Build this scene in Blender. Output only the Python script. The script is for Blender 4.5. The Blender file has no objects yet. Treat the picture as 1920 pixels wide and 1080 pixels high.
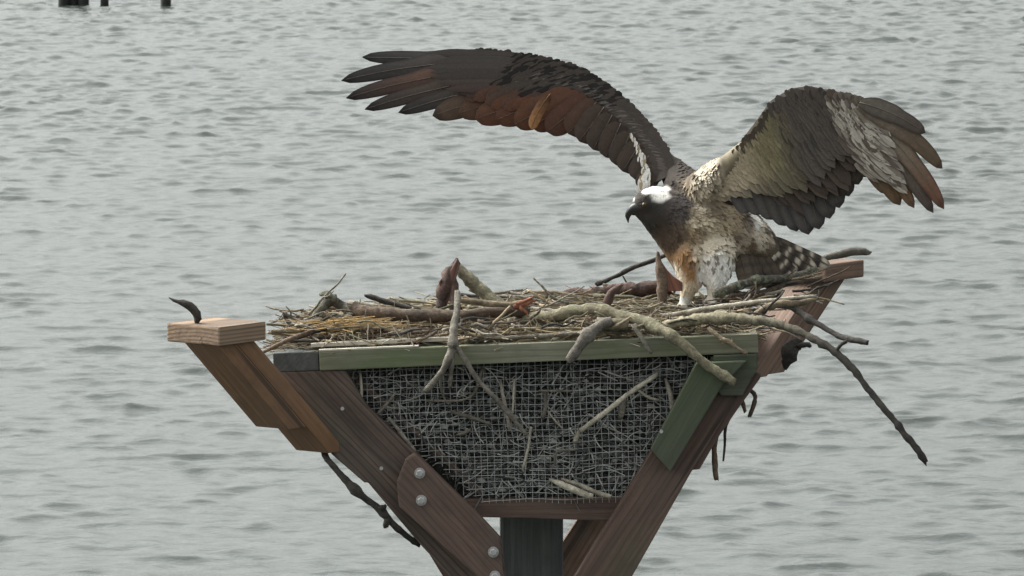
import bpy, bmesh, math, random
import numpy as np
from mathutils import Vector, Matrix, noise as mnoise

random.seed(7)
np.random.seed(7)
R = math.radians
scene = bpy.context.scene
COL = scene.collection

# ------------------------------------------------------------------ camera
DIST, PITCH, CAM_H, FPX = 14.0, R(5.5), 7.0, 12600.0
cam_d = bpy.data.cameras.new('camera')
cam = bpy.data.objects.new('camera', cam_d)
COL.objects.link(cam)
CAM = Vector((0, -DIST * math.cos(PITCH), CAM_H))
cam.location = CAM
cam.rotation_euler = (math.pi / 2 - PITCH, 0, 0)
cam_d.sensor_width = 36
cam_d.lens = FPX / 1920 * 36
cam_d.clip_end = 9000
cam_d.dof.use_dof = True
cam_d.dof.focus_distance = DIST + 0.25
cam_d.dof.aperture_fstop = 70
scene.camera = cam

# ------------------------------------------------------------------ sky, sun, exposure
SUN_EL, SUN_AZ = R(48), R(-62)          # azimuth from +Y towards +X: high on the left, overcast
world = bpy.data.worlds.new('World')
scene.world = world
world.use_nodes = True
wn = world.node_tree.nodes
wl = world.node_tree.links
bg = wn['Background']
sky = wn.new('ShaderNodeTexSky')
sky.sky_type = 'NISHITA'
sky.sun_disc = False
sky.sun_elevation = SUN_EL
sky.sun_rotation = SUN_AZ
sky.air_density = 1.0
sky.dust_density = 6.0
sky.ozone_density = 1.0
hs = wn.new('ShaderNodeHueSaturation')
hs.inputs['Saturation'].default_value = 0.10
tint = wn.new('ShaderNodeMix')
tint.data_type = 'RGBA'
tint.blend_type = 'MULTIPLY'
tint.inputs['Factor'].default_value = 1.0
tint.inputs['B'].default_value = (0.975, 1.0, 0.962, 1)
wl.new(sky.outputs[0], hs.inputs['Color'])
wl.new(hs.outputs[0], tint.inputs['A'])
wl.new(tint.outputs['Result'], bg.inputs['Color'])
bg.inputs['Strength'].default_value = 0.15

sun_d = bpy.data.lights.new('sun', 'SUN')
sun_d.energy = 1.5
sun_d.angle = R(35)
sun_d.color = (1.0, 0.96, 0.9)
sun = bpy.data.objects.new('sun', sun_d)
COL.objects.link(sun)
sdir = Vector((math.sin(SUN_AZ) * math.cos(SUN_EL), math.cos(SUN_AZ) * math.cos(SUN_EL), math.sin(SUN_EL)))
sun.rotation_euler = sdir.to_track_quat('Z', 'Y').to_euler()
sun.location = (-6, 3, 14)

scene.view_settings.view_transform = 'Standard'
scene.view_settings.look = 'None'
scene.view_settings.exposure = 1.18
scene.view_settings.gamma = 1.0
scene.view_settings.use_curve_mapping = False


# ------------------------------------------------------------------ pixel -> place
def U(px, py, y=0.0):
    """The point of the vertical plane Y = y that photo pixel (px, py) looks at."""
    a, b = (px - 960) / FPX, -(py - 540) / FPX
    cp, sp = math.cos(PITCH), math.sin(PITCH)
    d = Vector((a, cp + b * sp, -sp + b * cp))
    return CAM + d * ((y - CAM.y) / d.y)


def S(r, y=0.0):
    """Metres of r photo pixels at depth y."""
    return r * (DIST + y) / FPX


# ------------------------------------------------------------------ materials
def lin(c):
    return tuple(((v / 12.92) if v <= 0.04045 else ((v + 0.055) / 1.055) ** 2.4) for v in c)


def rgb(r, g, b):
    return lin((r / 255, g / 255, b / 255))


def new_mat(name):
    m = bpy.data.materials.new(name)
    m.use_nodes = True
    return m, m.node_tree.nodes, m.node_tree.links, m.node_tree.nodes['Principled BSDF']


def mixc(n, l, fac, a, b, blend='MIX'):
    mx = n.new('ShaderNodeMix')
    mx.data_type = 'RGBA'
    mx.blend_type = blend
    for key, v in (('Factor', fac), ('A', a), ('B', b)):
        if hasattr(v, 'is_output'):
            l.new(v, mx.inputs[key])
        elif key == 'Factor':
            mx.inputs[key].default_value = v
        else:
            mx.inputs[key].default_value = (*v[:3], 1)
    return mx.outputs['Result']


def ramp(n, l, src, stops):
    r = n.new('ShaderNodeValToRGB')
    while len(r.color_ramp.elements) < len(stops):
        r.color_ramp.elements.new(0.5)
    for e, (p, c) in zip(r.color_ramp.elements, stops):
        e.position = p
        e.color = (c, c, c, 1) if isinstance(c, (int, float)) else (*c[:3], 1)
    l.new(src, r.inputs[0])
    return r.outputs[0]


def noise_tex(n, l, coord, scale, vec_scale=None, detail=4, rough=0.55, dist=0.0):
    t = n.new('ShaderNodeTexNoise')
    t.inputs['Scale'].default_value = scale
    t.inputs['Detail'].default_value = detail
    t.inputs['Roughness'].default_value = rough
    t.inputs['Distortion'].default_value = dist
    if vec_scale:
        mp = n.new('ShaderNodeMapping')
        mp.inputs['Scale'].default_value = vec_scale
        l.new(coord, mp.inputs[0])
        coord = mp.outputs[0]
    l.new(coord, t.inputs['Vector'])
    return t.outputs[0]


def wood(name, light, dark, moss=0.0, moss_col=(0.05, 0.075, 0.03), grey=0.0, rings=0.35, rough=0.8, ring_c=None):
    """Weathered softwood: grain runs along the object's own X axis."""
    m, n, l, p = new_mat(name)
    tc = n.new('ShaderNodeTexCoord').outputs['Object']
    inf = n.new('ShaderNodeObjectInfo')
    add = n.new('ShaderNodeVectorMath')
    add.operation = 'ADD'
    sc = n.new('ShaderNodeVectorMath')
    sc.operation = 'SCALE'
    cmb = n.new('ShaderNodeCombineXYZ')
    for i in range(3):
        l.new(inf.outputs['Random'], cmb.inputs[i])
    l.new(cmb.outputs[0], sc.inputs[0])
    sc.inputs['Scale'].default_value = 7.3
    l.new(tc, add.inputs[0])
    l.new(sc.outputs[0], add.inputs[1])
    co = add.outputs[0]
    grain = noise_tex(n, l, co, 60, (0.05, 1.0, 1.0), 6, 0.65, 0.3)
    broad = noise_tex(n, l, co, 9, (0.25, 1.0, 1.0), 4, 0.6, 0.8)
    blot = noise_tex(n, l, co, 7, None, 5, 0.6)
    # cathedral rings
    w = n.new('ShaderNodeTexWave')
    w.wave_type = 'RINGS'
    w.rings_direction = 'X'
    w.inputs['Scale'].default_value = 34
    w.inputs['Distortion'].default_value = 5
    w.inputs['Detail'].default_value = 2
    w.inputs['Detail Scale'].default_value = 1.2
    mp = n.new('ShaderNodeMapping')
    mp.inputs['Scale'].default_value = (0.10, 1, 1)
    l.new(co if ring_c is None else tc, mp.inputs[0])
    if ring_c:
        mp.inputs['Location'].default_value = ring_c
        mp.inputs['Scale'].default_value = (0.10, 1, 1)
        w.inputs['Distortion'].default_value = 1.2
        w.inputs['Scale'].default_value = 40
    l.new(mp.outputs[0], w.inputs['Vector'])
    c = mixc(n, l, ramp(n, l, grain, [(0.35, 0), (0.68, 1)]), dark, light)
    c = mixc(n, l, ramp(n, l, w.outputs['Fac'], [(0.0, rings), (0.35 if ring_c is None else 0.75, 0.0), (1, 0)]), c, tuple(v * (0.45 if ring_c is None else 0.3) for v in dark))
    c = mixc(n, l, ramp(n, l, broad, [(0.35, 0.0), (0.75, 0.55)]), c, tuple(v * 0.8 for v in dark))
    crk = noise_tex(n, l, co, 38, (0.035, 1.0, 1.0), 3, 0.5, 0.2)
    c = mixc(n, l, ramp(n, l, crk, [(0.30, 0.85), (0.37, 0.0), (1.0, 0.0)]), c, tuple(v * 0.25 for v in dark))
    stn = noise_tex(n, l, co, 14, (0.6, 1.0, 1.0), 6, 0.7)
    c = mixc(n, l, ramp(n, l, stn, [(0.50, 0.0), (0.72, 0.6)]), c, tuple(v * 0.5 for v in dark))
    if grey:
        g = sum(light) / 3
        c = mixc(n, l, ramp(n, l, blot, [(0.3, 0), (0.7, grey)]), c, (g * 1.0, g * 1.0, g * 0.93))
    if moss:
        mo = noise_tex(n, l, co, 5, (0.5, 1, 1), 6, 0.65)
        c = mixc(n, l, ramp(n, l, mo, [(0.62 - 0.35 * moss, 0), (0.85 - 0.3 * moss, min(1, 0.5 + moss * 0.45))]), c, moss_col)
    l.new(c, p.inputs['Base Color'])
    p.inputs['Roughness'].default_value = rough
    b = n.new('ShaderNodeBump')
    b.inputs['Strength'].default_value = 0.8
    b.inputs['Distance'].default_value = 0.003
    l.new(grain, b.inputs['Height'])
    l.new(b.outputs[0], p.inputs['Normal'])
    return m


def bark(name, a, b, spot=None, rough=0.85, var=0.35, scale=55):
    m, n, l, p = new_mat(name)
    tc = n.new('ShaderNodeTexCoord').outputs['Object']
    n1 = noise_tex(n, l, tc, scale * 2.6, None, 8, 0.72)
    n2 = noise_tex(n, l, tc, scale * 0.6, None, 5, 0.65)
    c = mixc(n, l, ramp(n, l, n1, [(0.38, 0), (0.62, 1)]), b, a)
    c = mixc(n, l, ramp(n, l, n2, [(0.44, 0), (0.62, 0.8)]), c, tuple(v * 0.55 for v in b))
    if spot:
        n3 = noise_tex(n, l, tc, scale * 1.1, None, 5, 0.65)
        c = mixc(n, l, ramp(n, l, n3, [(0.52, 0), (0.62, 0.85)]), c, spot)
    inf = n.new('ShaderNodeObjectInfo')
    v = n.new('ShaderNodeMapRange')
    v.inputs['To Min'].default_value = 1 - var
    v.inputs['To Max'].default_value = 1 + var
    l.new(inf.outputs['Random'], v.inputs['Value'])
    sc = n.new('ShaderNodeVectorMath')
    sc.operation = 'SCALE'
    l.new(c, sc.inputs[0])
    l.new(v.outputs[0], sc.inputs['Scale'])
    l.new(sc.outputs[0], p.inputs['Base Color'])
    p.inputs['Roughness'].default_value = rough
    bp = n.new('ShaderNodeBump')
    bp.inputs['Strength'].default_value = 1.0
    bp.inputs['Distance'].default_value = 0.005
    l.new(n1, bp.inputs['Height'])
    l.new(bp.outputs[0], p.inputs['Normal'])
    return m


M = {}
M['perch'] = wood('perch_timber', (0.29, 0.160, 0.082), (0.15, 0.080, 0.042), grey=0.08, rings=0.2)
M['cap'] = wood('cap_timber', (0.36, 0.245, 0.155), (0.25, 0.155, 0.095), grey=0.2, rings=1.0, ring_c=(0, -0.05, 0.4))
M['rail'] = wood('rail_timber', (0.30, 0.285, 0.22), (0.15, 0.14, 0.10), moss=0.68, moss_col=(0.085, 0.115, 0.045), grey=0.22, rings=0.45)
M['leg'] = wood('leg_timber', (0.165, 0.112, 0.088), (0.075, 0.05, 0.04), moss=0.38, moss_col=(0.055, 0.075, 0.048), grey=0.15, rings=0.9)
M['leg_red'] = wood('red_leg_timber', (0.17, 0.105, 0.080), (0.08, 0.048, 0.038), moss=0.12, grey=0.15, rings=0.45)
M['green'] = wood('mossy_timber', (0.105, 0.105, 0.082), (0.05, 0.053, 0.042), moss=0.7, moss_col=(0.060, 0.080, 0.040), rings=0.1)
M['post'] = wood('post_timber', (0.115, 0.122, 0.118), (0.048, 0.054, 0.054), grey=0.3, rings=0.25)
M['pale_wood'] = wood('pale_splinter', (0.66, 0.62, 0.54), (0.42, 0.38, 0.31), rings=0.1)
M['far_perch'] = wood('red_perch_timber', (0.25, 0.15, 0.10), (0.11, 0.064, 0.045), grey=0.15, rings=0.55)

M['split'] = wood('split_heartwood_slab', (0.30, 0.12, 0.075), (0.09, 0.045, 0.035), rings=0.5)
M['split_dark'] = wood('torn_wood_slab', (0.20, 0.10, 0.075), (0.06, 0.035, 0.03), rings=0.6)
M['olive'] = bark('olive_bark', (0.25, 0.22, 0.15), (0.12, 0.105, 0.068), (0.11, 0.115, 0.065))
M['grey_bark'] = bark('grey_bark', (0.33, 0.30, 0.25), (0.17, 0.15, 0.12))
M['tan'] = bark('tan_stick', (0.42, 0.345, 0.235), (0.23, 0.175, 0.11))
M['brown'] = bark('brown_bark', (0.19, 0.135, 0.092), (0.085, 0.058, 0.042))
M['dark'] = bark('dark_bark', (0.075, 0.066, 0.056), (0.026, 0.023, 0.02), var=0.2)
M['red'] = bark('red_bark', (0.145, 0.085, 0.068), (0.06, 0.036, 0.031), (0.06, 0.04, 0.032), var=0.15)
M['orange'] = bark('split_heartwood', (0.50, 0.21, 0.11), (0.24, 0.085, 0.05), var=0.1)
M['stub'] = bark('weathered_stub', (0.17, 0.15, 0.125), (0.075, 0.066, 0.056))
M['pale'] = bark('bleached_stick', (0.60, 0.555, 0.455), (0.38, 0.34, 0.27), var=0.2)
M['straw'] = bark('straw', (0.50, 0.36, 0.16), (0.28, 0.19, 0.085), var=0.2)
M['lichen'] = bark('lichen_bark', (0.16, 0.15, 0.11), (0.06, 0.052, 0.042), (0.24, 0.26, 0.18))


def simple(name, col, rough=0.6, metal=0.0):
    m, n, l, p = new_mat(name)
    tc = n.new('ShaderNodeTexCoord').outputs['Object']
    nz = noise_tex(n, l, tc, 90, None, 4, 0.6)
    l.new(mixc(n, l, ramp(n, l, nz, [(0.3, 0), (0.7, 1)]), tuple(v * 0.65 for v in col), col), p.inputs['Base Color'])
    p.inputs['Roughness'].default_value = rough
    p.inputs['Metallic'].default_value = metal
    return m


M['wire'] = simple('galvanised_wire', (0.46, 0.48, 0.475), 0.6, 0.15)
M['bolt'] = simple('galvanised_bolt', (0.46, 0.455, 0.45), 0.5, 0.3)
M['horn'] = simple('black_horn', (0.022, 0.024, 0.026), 0.4)
M['talon'] = simple('talon_horn', (0.02, 0.02, 0.02), 0.35)
M['piling'] = bark('wet_piling', (0.03, 0.034, 0.03), (0.012, 0.014, 0.012), var=0.1, scale=14)

# attribute colours for feathers and nest fibres
def attr_mat(name, rough, bumpscale=None, vary=0.25, fine=240):
    m, n, l, p = new_mat(name)
    at = n.new('ShaderNodeAttribute')
    at.attribute_name = 'Col'
    tc = n.new('ShaderNodeTexCoord').outputs['Object']
    nz = noise_tex(n, l, tc, fine, None, 3, 0.6)
    f = ramp(n, l, nz, [(0.3, 1 - vary), (0.7, 1 + vary * 0.6)])
    l.new(mixc(n, l, 1.0, at.outputs['Color'], f, 'MULTIPLY'), p.inputs['Base Color'])
    p.inputs['Roughness'].default_value = rough
    p.inputs['Specular IOR Level'].default_value = 0.25
    return m


M['feather'] = attr_mat('feather', 0.75, vary=0.22)
M['graded'] = attr_mat('graded_bark', 0.9, vary=0.55, fine=150)
M['fibre'] = attr_mat('nest_fibre', 0.9, vary=0.3, fine=120)

# eye
m, n, l, p = new_mat('amber_eye')
p.inputs['Base Color'].default_value = (0.11, 0.07, 0.015, 1)
p.inputs['Roughness'].default_value = 0.12
M['eye'] = m


# ------------------------------------------------------------------ object helpers
def tag(o, label=None, cat=None, group=None, kind=None):
    for k, v in (('label', label), ('category', cat), ('group', group), ('kind', kind)):
        if v:
            o[k] = v
    return o


def empty(name, loc):
    o = bpy.data.objects.new(name, None)
    o.location = loc
    o.empty_display_size = 0.1
    COL.objects.link(o)
    return o


def link(name, me, mat, parent=None, mw=None):
    """mw: world matrix of the mesh. The parent has a pure translation (or is a child with one)."""
    o = bpy.data.objects.new(name, me)
    COL.objects.link(o)
    if mat is not None and not me.materials:
        me.materials.append(mat)
    mw = mw or Matrix.Identity(4)
    if parent is not None:
        o.parent = parent
        pm = WORLD[parent.name]
        o.matrix_parent_inverse = Matrix.Identity(4)
        o.matrix_basis = pm.inverted() @ mw
    else:
        o.matrix_basis = mw
    WORLD[o.name] = mw.copy()
    return o


WORLD = {}


def root(name, loc, label, cat, group=None):
    o = empty(name, loc)
    WORLD[o.name] = Matrix.Translation(Vector(loc))
    return tag(o, label, cat, group)


def mesh_from(verts, faces, name='mesh', smooth=False):
    me = bpy.data.meshes.new(name)
    me.from_pydata([tuple(v) for v in verts], [], faces)
    if smooth:
        me.polygons.foreach_set('use_smooth', [True] * len(me.polygons))
    me.update()
    return me


def bevel_mesh(me, w, seg=2):
    bm = bmesh.new()
    bm.from_mesh(me)
    bmesh.ops.recalc_face_normals(bm, faces=bm.faces)
    bmesh.ops.bevel(bm, geom=list(bm.edges), offset=w, segments=seg, affect='EDGES', profile=0.6)
    bm.to_mesh(me)
    bm.free()
    return me


def plank_poly(name, pts, y0, thick, mat, parent, axis, bev=0.0025, lean=0.0):
    """A board whose camera-side face has the outline pts (pixels) on plane Y=y0, extruded back; grain along axis (two pixels)."""
    a, b = U(*axis[0], y0), U(*axis[1], y0)
    ex = (b - a).normalized()
    ey = Vector((0, 1, 0))
    ez = ex.cross(ey).normalized()
    org = sum((U(x, y, y0) for x, y in pts), Vector()) / len(pts)
    mw = Matrix.Translation(org) @ Matrix((ex, ey, ez)).transposed().to_4x4()
    inv = mw.inverted()
    f = [inv @ U(x, y, y0) for x, y in pts]
    k = len(f)
    vs = f + [v + Vector((0, thick, 0)) for v in f]
    fs = [list(range(k)), [2 * k - 1 - i for i in range(k)]]
    for i in range(k):
        j = (i + 1) % k
        fs.append([i, i + k, j + k, j])
    me = bevel_mesh(mesh_from(vs, fs, name), bev)
    return link(name, me, mat, parent, mw)


def box(name, org, ex, ey, ez, dims, mat, parent, bev=0.0025, cut=None):
    """Board with its corner at org; ex, ey, ez unit axes; grain along ex."""
    L, W, H = dims
    vs = [(x, y, z) for x in (0, L) for y in (0, W) for z in (0, H)]
    if cut:
        vs = [(x + cut(x, y, z), y, z) for x, y, z in vs]
    fs = [(0, 1, 3, 2), (4, 6, 7, 5), (0, 4, 5, 1), (2, 3, 7, 6), (0, 2, 6, 4), (1, 5, 7, 3)]
    me = mesh_from(vs, fs, name)
    bm = bmesh.new()
    bm.from_mesh(me)
    bmesh.ops.recalc_face_normals(bm, faces=bm.faces)
    bm.to_mesh(me)
    bm.free()
    bevel_mesh(me, bev)
    mw = Matrix.Translation(org) @ Matrix((ex, ey, ez)).transposed().to_4x4()
    return link(name, me, mat, parent, mw)


def catmull(P, n):
    P = [np.array(p, float) for p in P]
    if len(P) == 2:
        return [P[0] + (P[1] - P[0]) * t for t in np.linspace(0, 1, n)]
    Q = [2 * P[0] - P[1]] + P + [2 * P[-1] - P[-2]]
    out = []
    for t in np.linspace(0, len(P) - 1 - 1e-6, n):
        i = int(t)
        u = t - i
        a, b, c, d = Q[i:i + 4]
        out.append(0.5 * (2 * b + (c - a) * u + (2 * a - 5 * b + 4 * c - d) * u * u + (3 * b - a - 3 * c + d) * u ** 3))
    return out


def tube(vs, fs, pts, radii, sides=7, jag=0.0, rough=0.0, rng=random, flat=1.0, cap=True):
    """Append a tube along pts to vs/fs."""
    k0 = len(vs)
    pts = [Vector(p) for p in pts]
    k = len(pts)
    up = Vector((0.13, 0.21, 0.97))
    ph = rng.random() * 6.28
    for i, p in enumerate(pts):
        t = (pts[min(i + 1, k - 1)] - pts[max(i - 1, 0)])
        if t.length < 1e-9:
            t = Vector((1, 0, 0))
        t.normalize()
        a = t.cross(up)
        if a.length < 0.05:
            a = t.cross(Vector((1, 0, 0)))
        a.normalize()
        b = a.cross(t)
        for s in range(sides):
            an = ph + 2 * math.pi * s / sides
            r = radii[i] * (1 + (rng.random() - 0.5) * 2 * rough)
            sh = Vector()
            if jag and i in (0, k - 1):
                sh = t * (rng.random() - 0.5) * 2 * jag * (1 if i else -1)
            vs.append(p + a * math.cos(an) * r + b * math.sin(an) * r * flat + sh)
    for i in range(k - 1):
        for s in range(sides):
            s2 = (s + 1) % sides
            fs.append((k0 + i * sides + s, k0 + i * sides + s2, k0 + (i + 1) * sides + s2, k0 + (i + 1) * sides + s))
    if cap:
        fs.append(tuple(k0 + s for s in reversed(range(sides))))
        fs.append(tuple(k0 + (k - 1) * sides + s for s in range(sides)))


def stick_mesh(branches, seg=0.008, sides=8, wob=0.25, rough=0.10, jag=0.6, flat=1.0, knots=0):
    """branches: lists of (px, py, y, r_px). Returns (mesh in coords around its first point, origin)."""
    vs, fs = [], []
    rng = random.Random(int(branches[0][0][0] * 7 + branches[0][0][1] * 13 + len(branches[0])))
    for br in branches:
        P = [(*U(a, b, y), S(r, y)) for a, b, y, r in br]
        L = sum((Vector(P[i][:3]) - Vector(P[i + 1][:3])).length for i in range(len(P) - 1))
        nn = max(6, min(90, int(L / seg)))
        Q = catmull(P, nn)
        off = rng.random() * 100
        pts, rad = [], []
        kn = [rng.random() for _ in range(knots)]
        for i, q in enumerate(Q):
            r = max(q[3], 0.0008)
            v = Vector(q[:3])
            nv = mnoise.noise_vector(v * 16 + Vector((off, 0, 0))) + mnoise.noise_vector(v * 42 + Vector((off, 0, 0))) * 0.7
            pts.append(v + nv * r * wob * 1.3)
            rr = r * (1 + 0.16 * mnoise.noise(v * 60 + Vector((0, off, 0))) + 0.10 * mnoise.noise(v * 19))
            for kq in kn:
                rr *= 1 + 0.22 * math.exp(-((i / nn - kq) * L / (0.9 * r)) ** 2)
            rad.append(rr)
        tube(vs, fs, pts, rad, sides, jag * rad[0], rough, rng, flat)
    o = Vector(vs[0])
    me = mesh_from([v - o for v in vs], fs, 'stick', True)
    return me, o


def stick(name, branches, mat, label=None, parent=None, cat='stick', group=None, grad=None, **kw):
    me, o = stick_mesh(branches, **kw)
    if grad:                      # bark colour changes along the branch
        xs_ = [v.co.x for v in me.vertices]
        lo_, hi_ = min(xs_), max(xs_)
        cs_ = []
        for x_ in xs_:
            t_ = (x_ - lo_) / (hi_ - lo_) * (len(grad) - 1)
            i_ = min(int(t_), len(grad) - 2)
            cs_.append(tuple(p_ + (q_ - p_) * (t_ - i_) for p_, q_ in zip(grad[i_], grad[i_ + 1])))
        set_cols(me, cs_)
    ob = link(name, me, M[mat], parent, Matrix.Translation(o))
    if parent is None:
        tag(ob, label, cat, group)
    return ob


# ------------------------------------------------------------------ water
def build_water():
    def axis(dense_lo, dense_hi, step, grow, far):
        a = list(np.arange(dense_lo, dense_hi, step))
        hi, s = [a[-1]], step
        while hi[-1] < far:
            s *= grow
            hi.append(hi[-1] + s)
        lo, s = [a[0]], step
        while lo[-1] > -far:
            s *= grow
            lo.append(lo[-1] - s)
        return np.array(lo[:0:-1] + a + hi[1:])
    xs = axis(-21, 21, 0.06, 1.35, 5000)
    ys = [34.0]
    while ys[-1] < 150:
        ys.append(ys[-1] + 0.052 * (ys[-1] + 14) / 64)
    s = 0.3
    while ys[-1] < 7000:
        s *= 1.35
        ys.append(ys[-1] + s)
    lo, s = [34.0], 0.06
    while lo[-1] > -600:
        s *= 1.35
        lo.append(lo[-1] - s)
    ys = np.array(lo[:0:-1] + ys)
    X, Y = np.meshgrid(xs, ys)
    rng = np.random.RandomState(3)
    Z = np.zeros_like(X)
    DX = np.zeros_like(X)
    DY = np.zeros_like(X)
    # wind sea running slantwise to the view
    fade = np.clip((22 - np.abs(X)) / 5, 0, 1) * np.clip((Y - 28) / 5, 0, 1) * np.clip((160 - Y) / 20, 0, 1)
    calm = 1 - 0.75 * np.clip((Y - 124 + 1.5 * np.sin(X * 0.35)) / 4, 0, 1) * np.clip((X + 6.5) / 3, 0, 1)
    gust = (1 + 0.15 * np.sin(X * 0.21 + Y * 0.07 + 1) * np.sin(Y * 0.11 - X * 0.13)) * (0.92 + 0.5 * np.clip((Y - 42) / 50, 0, 1))   # rougher away from the shelter of the shore
    for lam, n_w, slope, spread in ((3.0, 10, 0.010, 0.9), (1.5, 16, 0.020, 1.1), (0.85, 28, 0.050, 1.2), (0.46, 40, 0.090, 1.35), (0.27, 44, 0.098, 1.4)):
        for i in range(n_w):
            L = lam * math.exp(rng.uniform(-0.35, 0.35))
            th = -math.pi / 2 + 0.12 + rng.normal() * spread * 0.6
            k = 2 * math.pi / L
            amp = slope / k * math.sqrt(2.0 / n_w) * 1.0
            ph = rng.uniform(0, 6.283)
            arg = k * (math.cos(th) * X + math.sin(th) * Y) + ph
            Z += amp * np.sin(arg)
            cs = np.cos(arg) * amp * 1.2
            DX += math.cos(th) * cs
            DY += math.sin(th) * cs
    w_ = fade * calm * gust
    Z = Z * w_
    X = X + DX * w_
    Y = Y + DY * w_
    ny, nx = X.shape
    co = np.stack([X, Y, Z], -1).reshape(-1, 3).astype(np.float32)
    idx = np.arange(nx * ny).reshape(ny, nx)
    q = np.stack([idx[:-1, :-1], idx[:-1, 1:], idx[1:, 1:], idx[1:, :-1]], -1).reshape(-1, 4)
    me = bpy.data.meshes.new('water')
    me.vertices.add(len(co))
    me.vertices.foreach_set('co', co.ravel())
    me.loops.add(q.size)
    me.loops.foreach_set('vertex_index', q.ravel().astype(np.int32))
    me.polygons.add(len(q))
    me.polygons.foreach_set('loop_start', (np.arange(len(q)) * 4).astype(np.int32))
    me.polygons.foreach_set('use_smooth', np.ones(len(q), bool))
    me.update()
    me.validate()
    at = me.attributes.new('smooth_sheet', 'FLOAT', 'POINT')      # where the mesh is too coarse for waves
    at.data.foreach_set('value', (1 - fade).ravel().astype(np.float32))
    m, n, l, p = new_mat('water_surface')
    geo = n.new('ShaderNodeNewGeometry').outputs['Position']
    n1 = noise_tex(n, l, geo, 5.5, (0.8, 1.1, 1), 5, 0.65)
    b1 = n.new('ShaderNodeBump')
    b1.inputs['Strength'].default_value = 1.0
    b1.inputs['Distance'].default_value = 0.015
    l.new(n1, b1.inputs['Height'])
    av = n.new('ShaderNodeAttribute')
    av.attribute_name = 'smooth_sheet'
    n2 = noise_tex(n, l, geo, 1.9, (0.8, 1.1, 1), 3, 0.55)
    mu = n.new('ShaderNodeMath')
    mu.operation = 'MULTIPLY'
    l.new(n2, mu.inputs[0])
    l.new(av.outputs['Fac'], mu.inputs[1])
    b2 = n.new('ShaderNodeBump')
    b2.inputs['Strength'].default_value = 1.0
    b2.inputs['Distance'].default_value = 0.11
    l.new(mu.outputs[0], b2.inputs['Height'])
    l.new(b1.outputs[0], b2.inputs['Normal'])
    l.new(b2.outputs[0], p.inputs['Normal'])
    n3 = noise_tex(n, l, geo, 0.12, None, 3, 0.5)
    l.new(mixc(n, l, n3, (0.030, 0.037, 0.034), (0.045, 0.052, 0.048)), p.inputs['Base Color'])
    p.inputs['Roughness'].default_value = 0.10
    p.inputs['IOR'].default_value = 1.333
    o = link('water', me, m)
    tag(o, kind='structure')


build_water()

# ------------------------------------------------------------------ nesting platform
E1 = Vector((0.79, -0.61, 0)).normalized()
E2 = Vector((0.61, 0.79, 0)).normalized()
EZ = Vector((0, 0, 1))
base = U(995, 1080, 0.36)
platform = root('nest_platform', (base.x, 0.36, 0.0), 'timber osprey nesting platform with wire sided box on a post in the water', 'nest platform')

# front rail, side rails (their end grain shows at the front), back rail
rl, rr = U(598, 659.5, 0), U(1421, 626, 0)
ex = (rr - rl).normalized()
ey = Vector((0, 1, 0))
ez = ex.cross(ey)
TH, WD = 0.040, 0.089
box('front_rail', rl - ez * TH, ex, ey, ez, ((rr - rl).length, WD, TH), M['rail'], platform)
BACK = 0.80
for nm, px, py, wpx in (('side_rail', 510, 662.5, 87), ('side_rail', 1331, 669, 89)):
    o = U(px, py, 0.004)
    w = S(wpx)
    hh = TH if px < 900 else 0.032
    box(nm, o + ex * w - ez * hh, ey, -ex, ez, (BACK + WD, w - 0.0015, hh), M['post'] if px < 900 else M['green'], platform)
bl = U(598, 659.5, 0) + Vector((0, BACK, 0.0))
box('back_rail', bl - ez * TH, ex, ey, ez, ((rr - rl).length, WD, TH), M['rail'], platform)
# corner post tops
cp = U(549, 593, BACK - 0.02)
box('corner_block', cp - EZ * 0.045, Vector((1, 0, 0)), Vector((0, 1, 0)), EZ, (0.09, 0.06, 0.045), M['cap'], platform)
# pale lath lying loose along the front rail
# front legs
plank_poly('leg', [(516, 698), (648, 694), (688, 762), (778, 848), (940, 1012), (950, 1100), (862, 1100), (786, 1019), (690, 905), (683, 905), (622, 852), (545, 745)],
           0.004, 0.040, M['leg'], platform, ((560, 700), (900, 1050)))
splice = plank_poly('splice_plate', [(760, 862), (778, 850), (897, 965), (937, 1008), (946, 1100), (915, 1100), (880, 1068), (748, 950), (744, 905)],
                    -0.034, 0.037, M['leg_red'], platform, ((770, 880), (930, 1060)), bev=0.004)
plank_poly('leg', [(1336, 672), (1424, 668), (1414, 690), (1298, 882), (1180, 1090), (1073, 1090), (1186, 903), (1222, 844)],
           0.004, 0.040, M['leg_red'], platform, ((1380, 700), (1130, 1085)))
plank_poly('leg_batten', [(1400, 700), (1427, 700), (1426, 709), (1385, 765), (1345, 823), (1312, 880), (1290, 882)],
           0.012, 0.036, M['leg_red'], platform, ((1410, 705), (1300, 880)))
plank_poly('brace', [(1306, 681), (1400, 677), (1355, 722), (1257, 885), (1220, 843)],
           -0.034, 0.037, M['green'], platform, ((1350, 690), (1245, 865)))
plank_poly('corner_plate', [(1338, 667), (1419, 664), (1419, 692), (1392, 742), (1352, 742), (1338, 720)],
           -0.012, 0.015, M['green'], platform, ((1340, 690), (1410, 690)))
plank_poly('corner_plate', [(533, 699), (562, 699), (566, 760), (545, 735)],
           0.046, 0.03, M['green'], platform, ((540, 700), (560, 750)))
# bottom bearers
plank_poly('bearer', [(868, 936), (1250, 930), (1236, 977), (1140, 977), (1000, 972), (904, 970)],
           0.046, 0.040, M['leg_red'], platform, ((880, 955), (1230, 955)))
plank_poly('bearer', [(925, 928), (1190, 925), (1175, 962), (935, 962)],
           0.64, 0.040, M['leg'], platform, ((930, 945), (1180, 945)))
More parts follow.
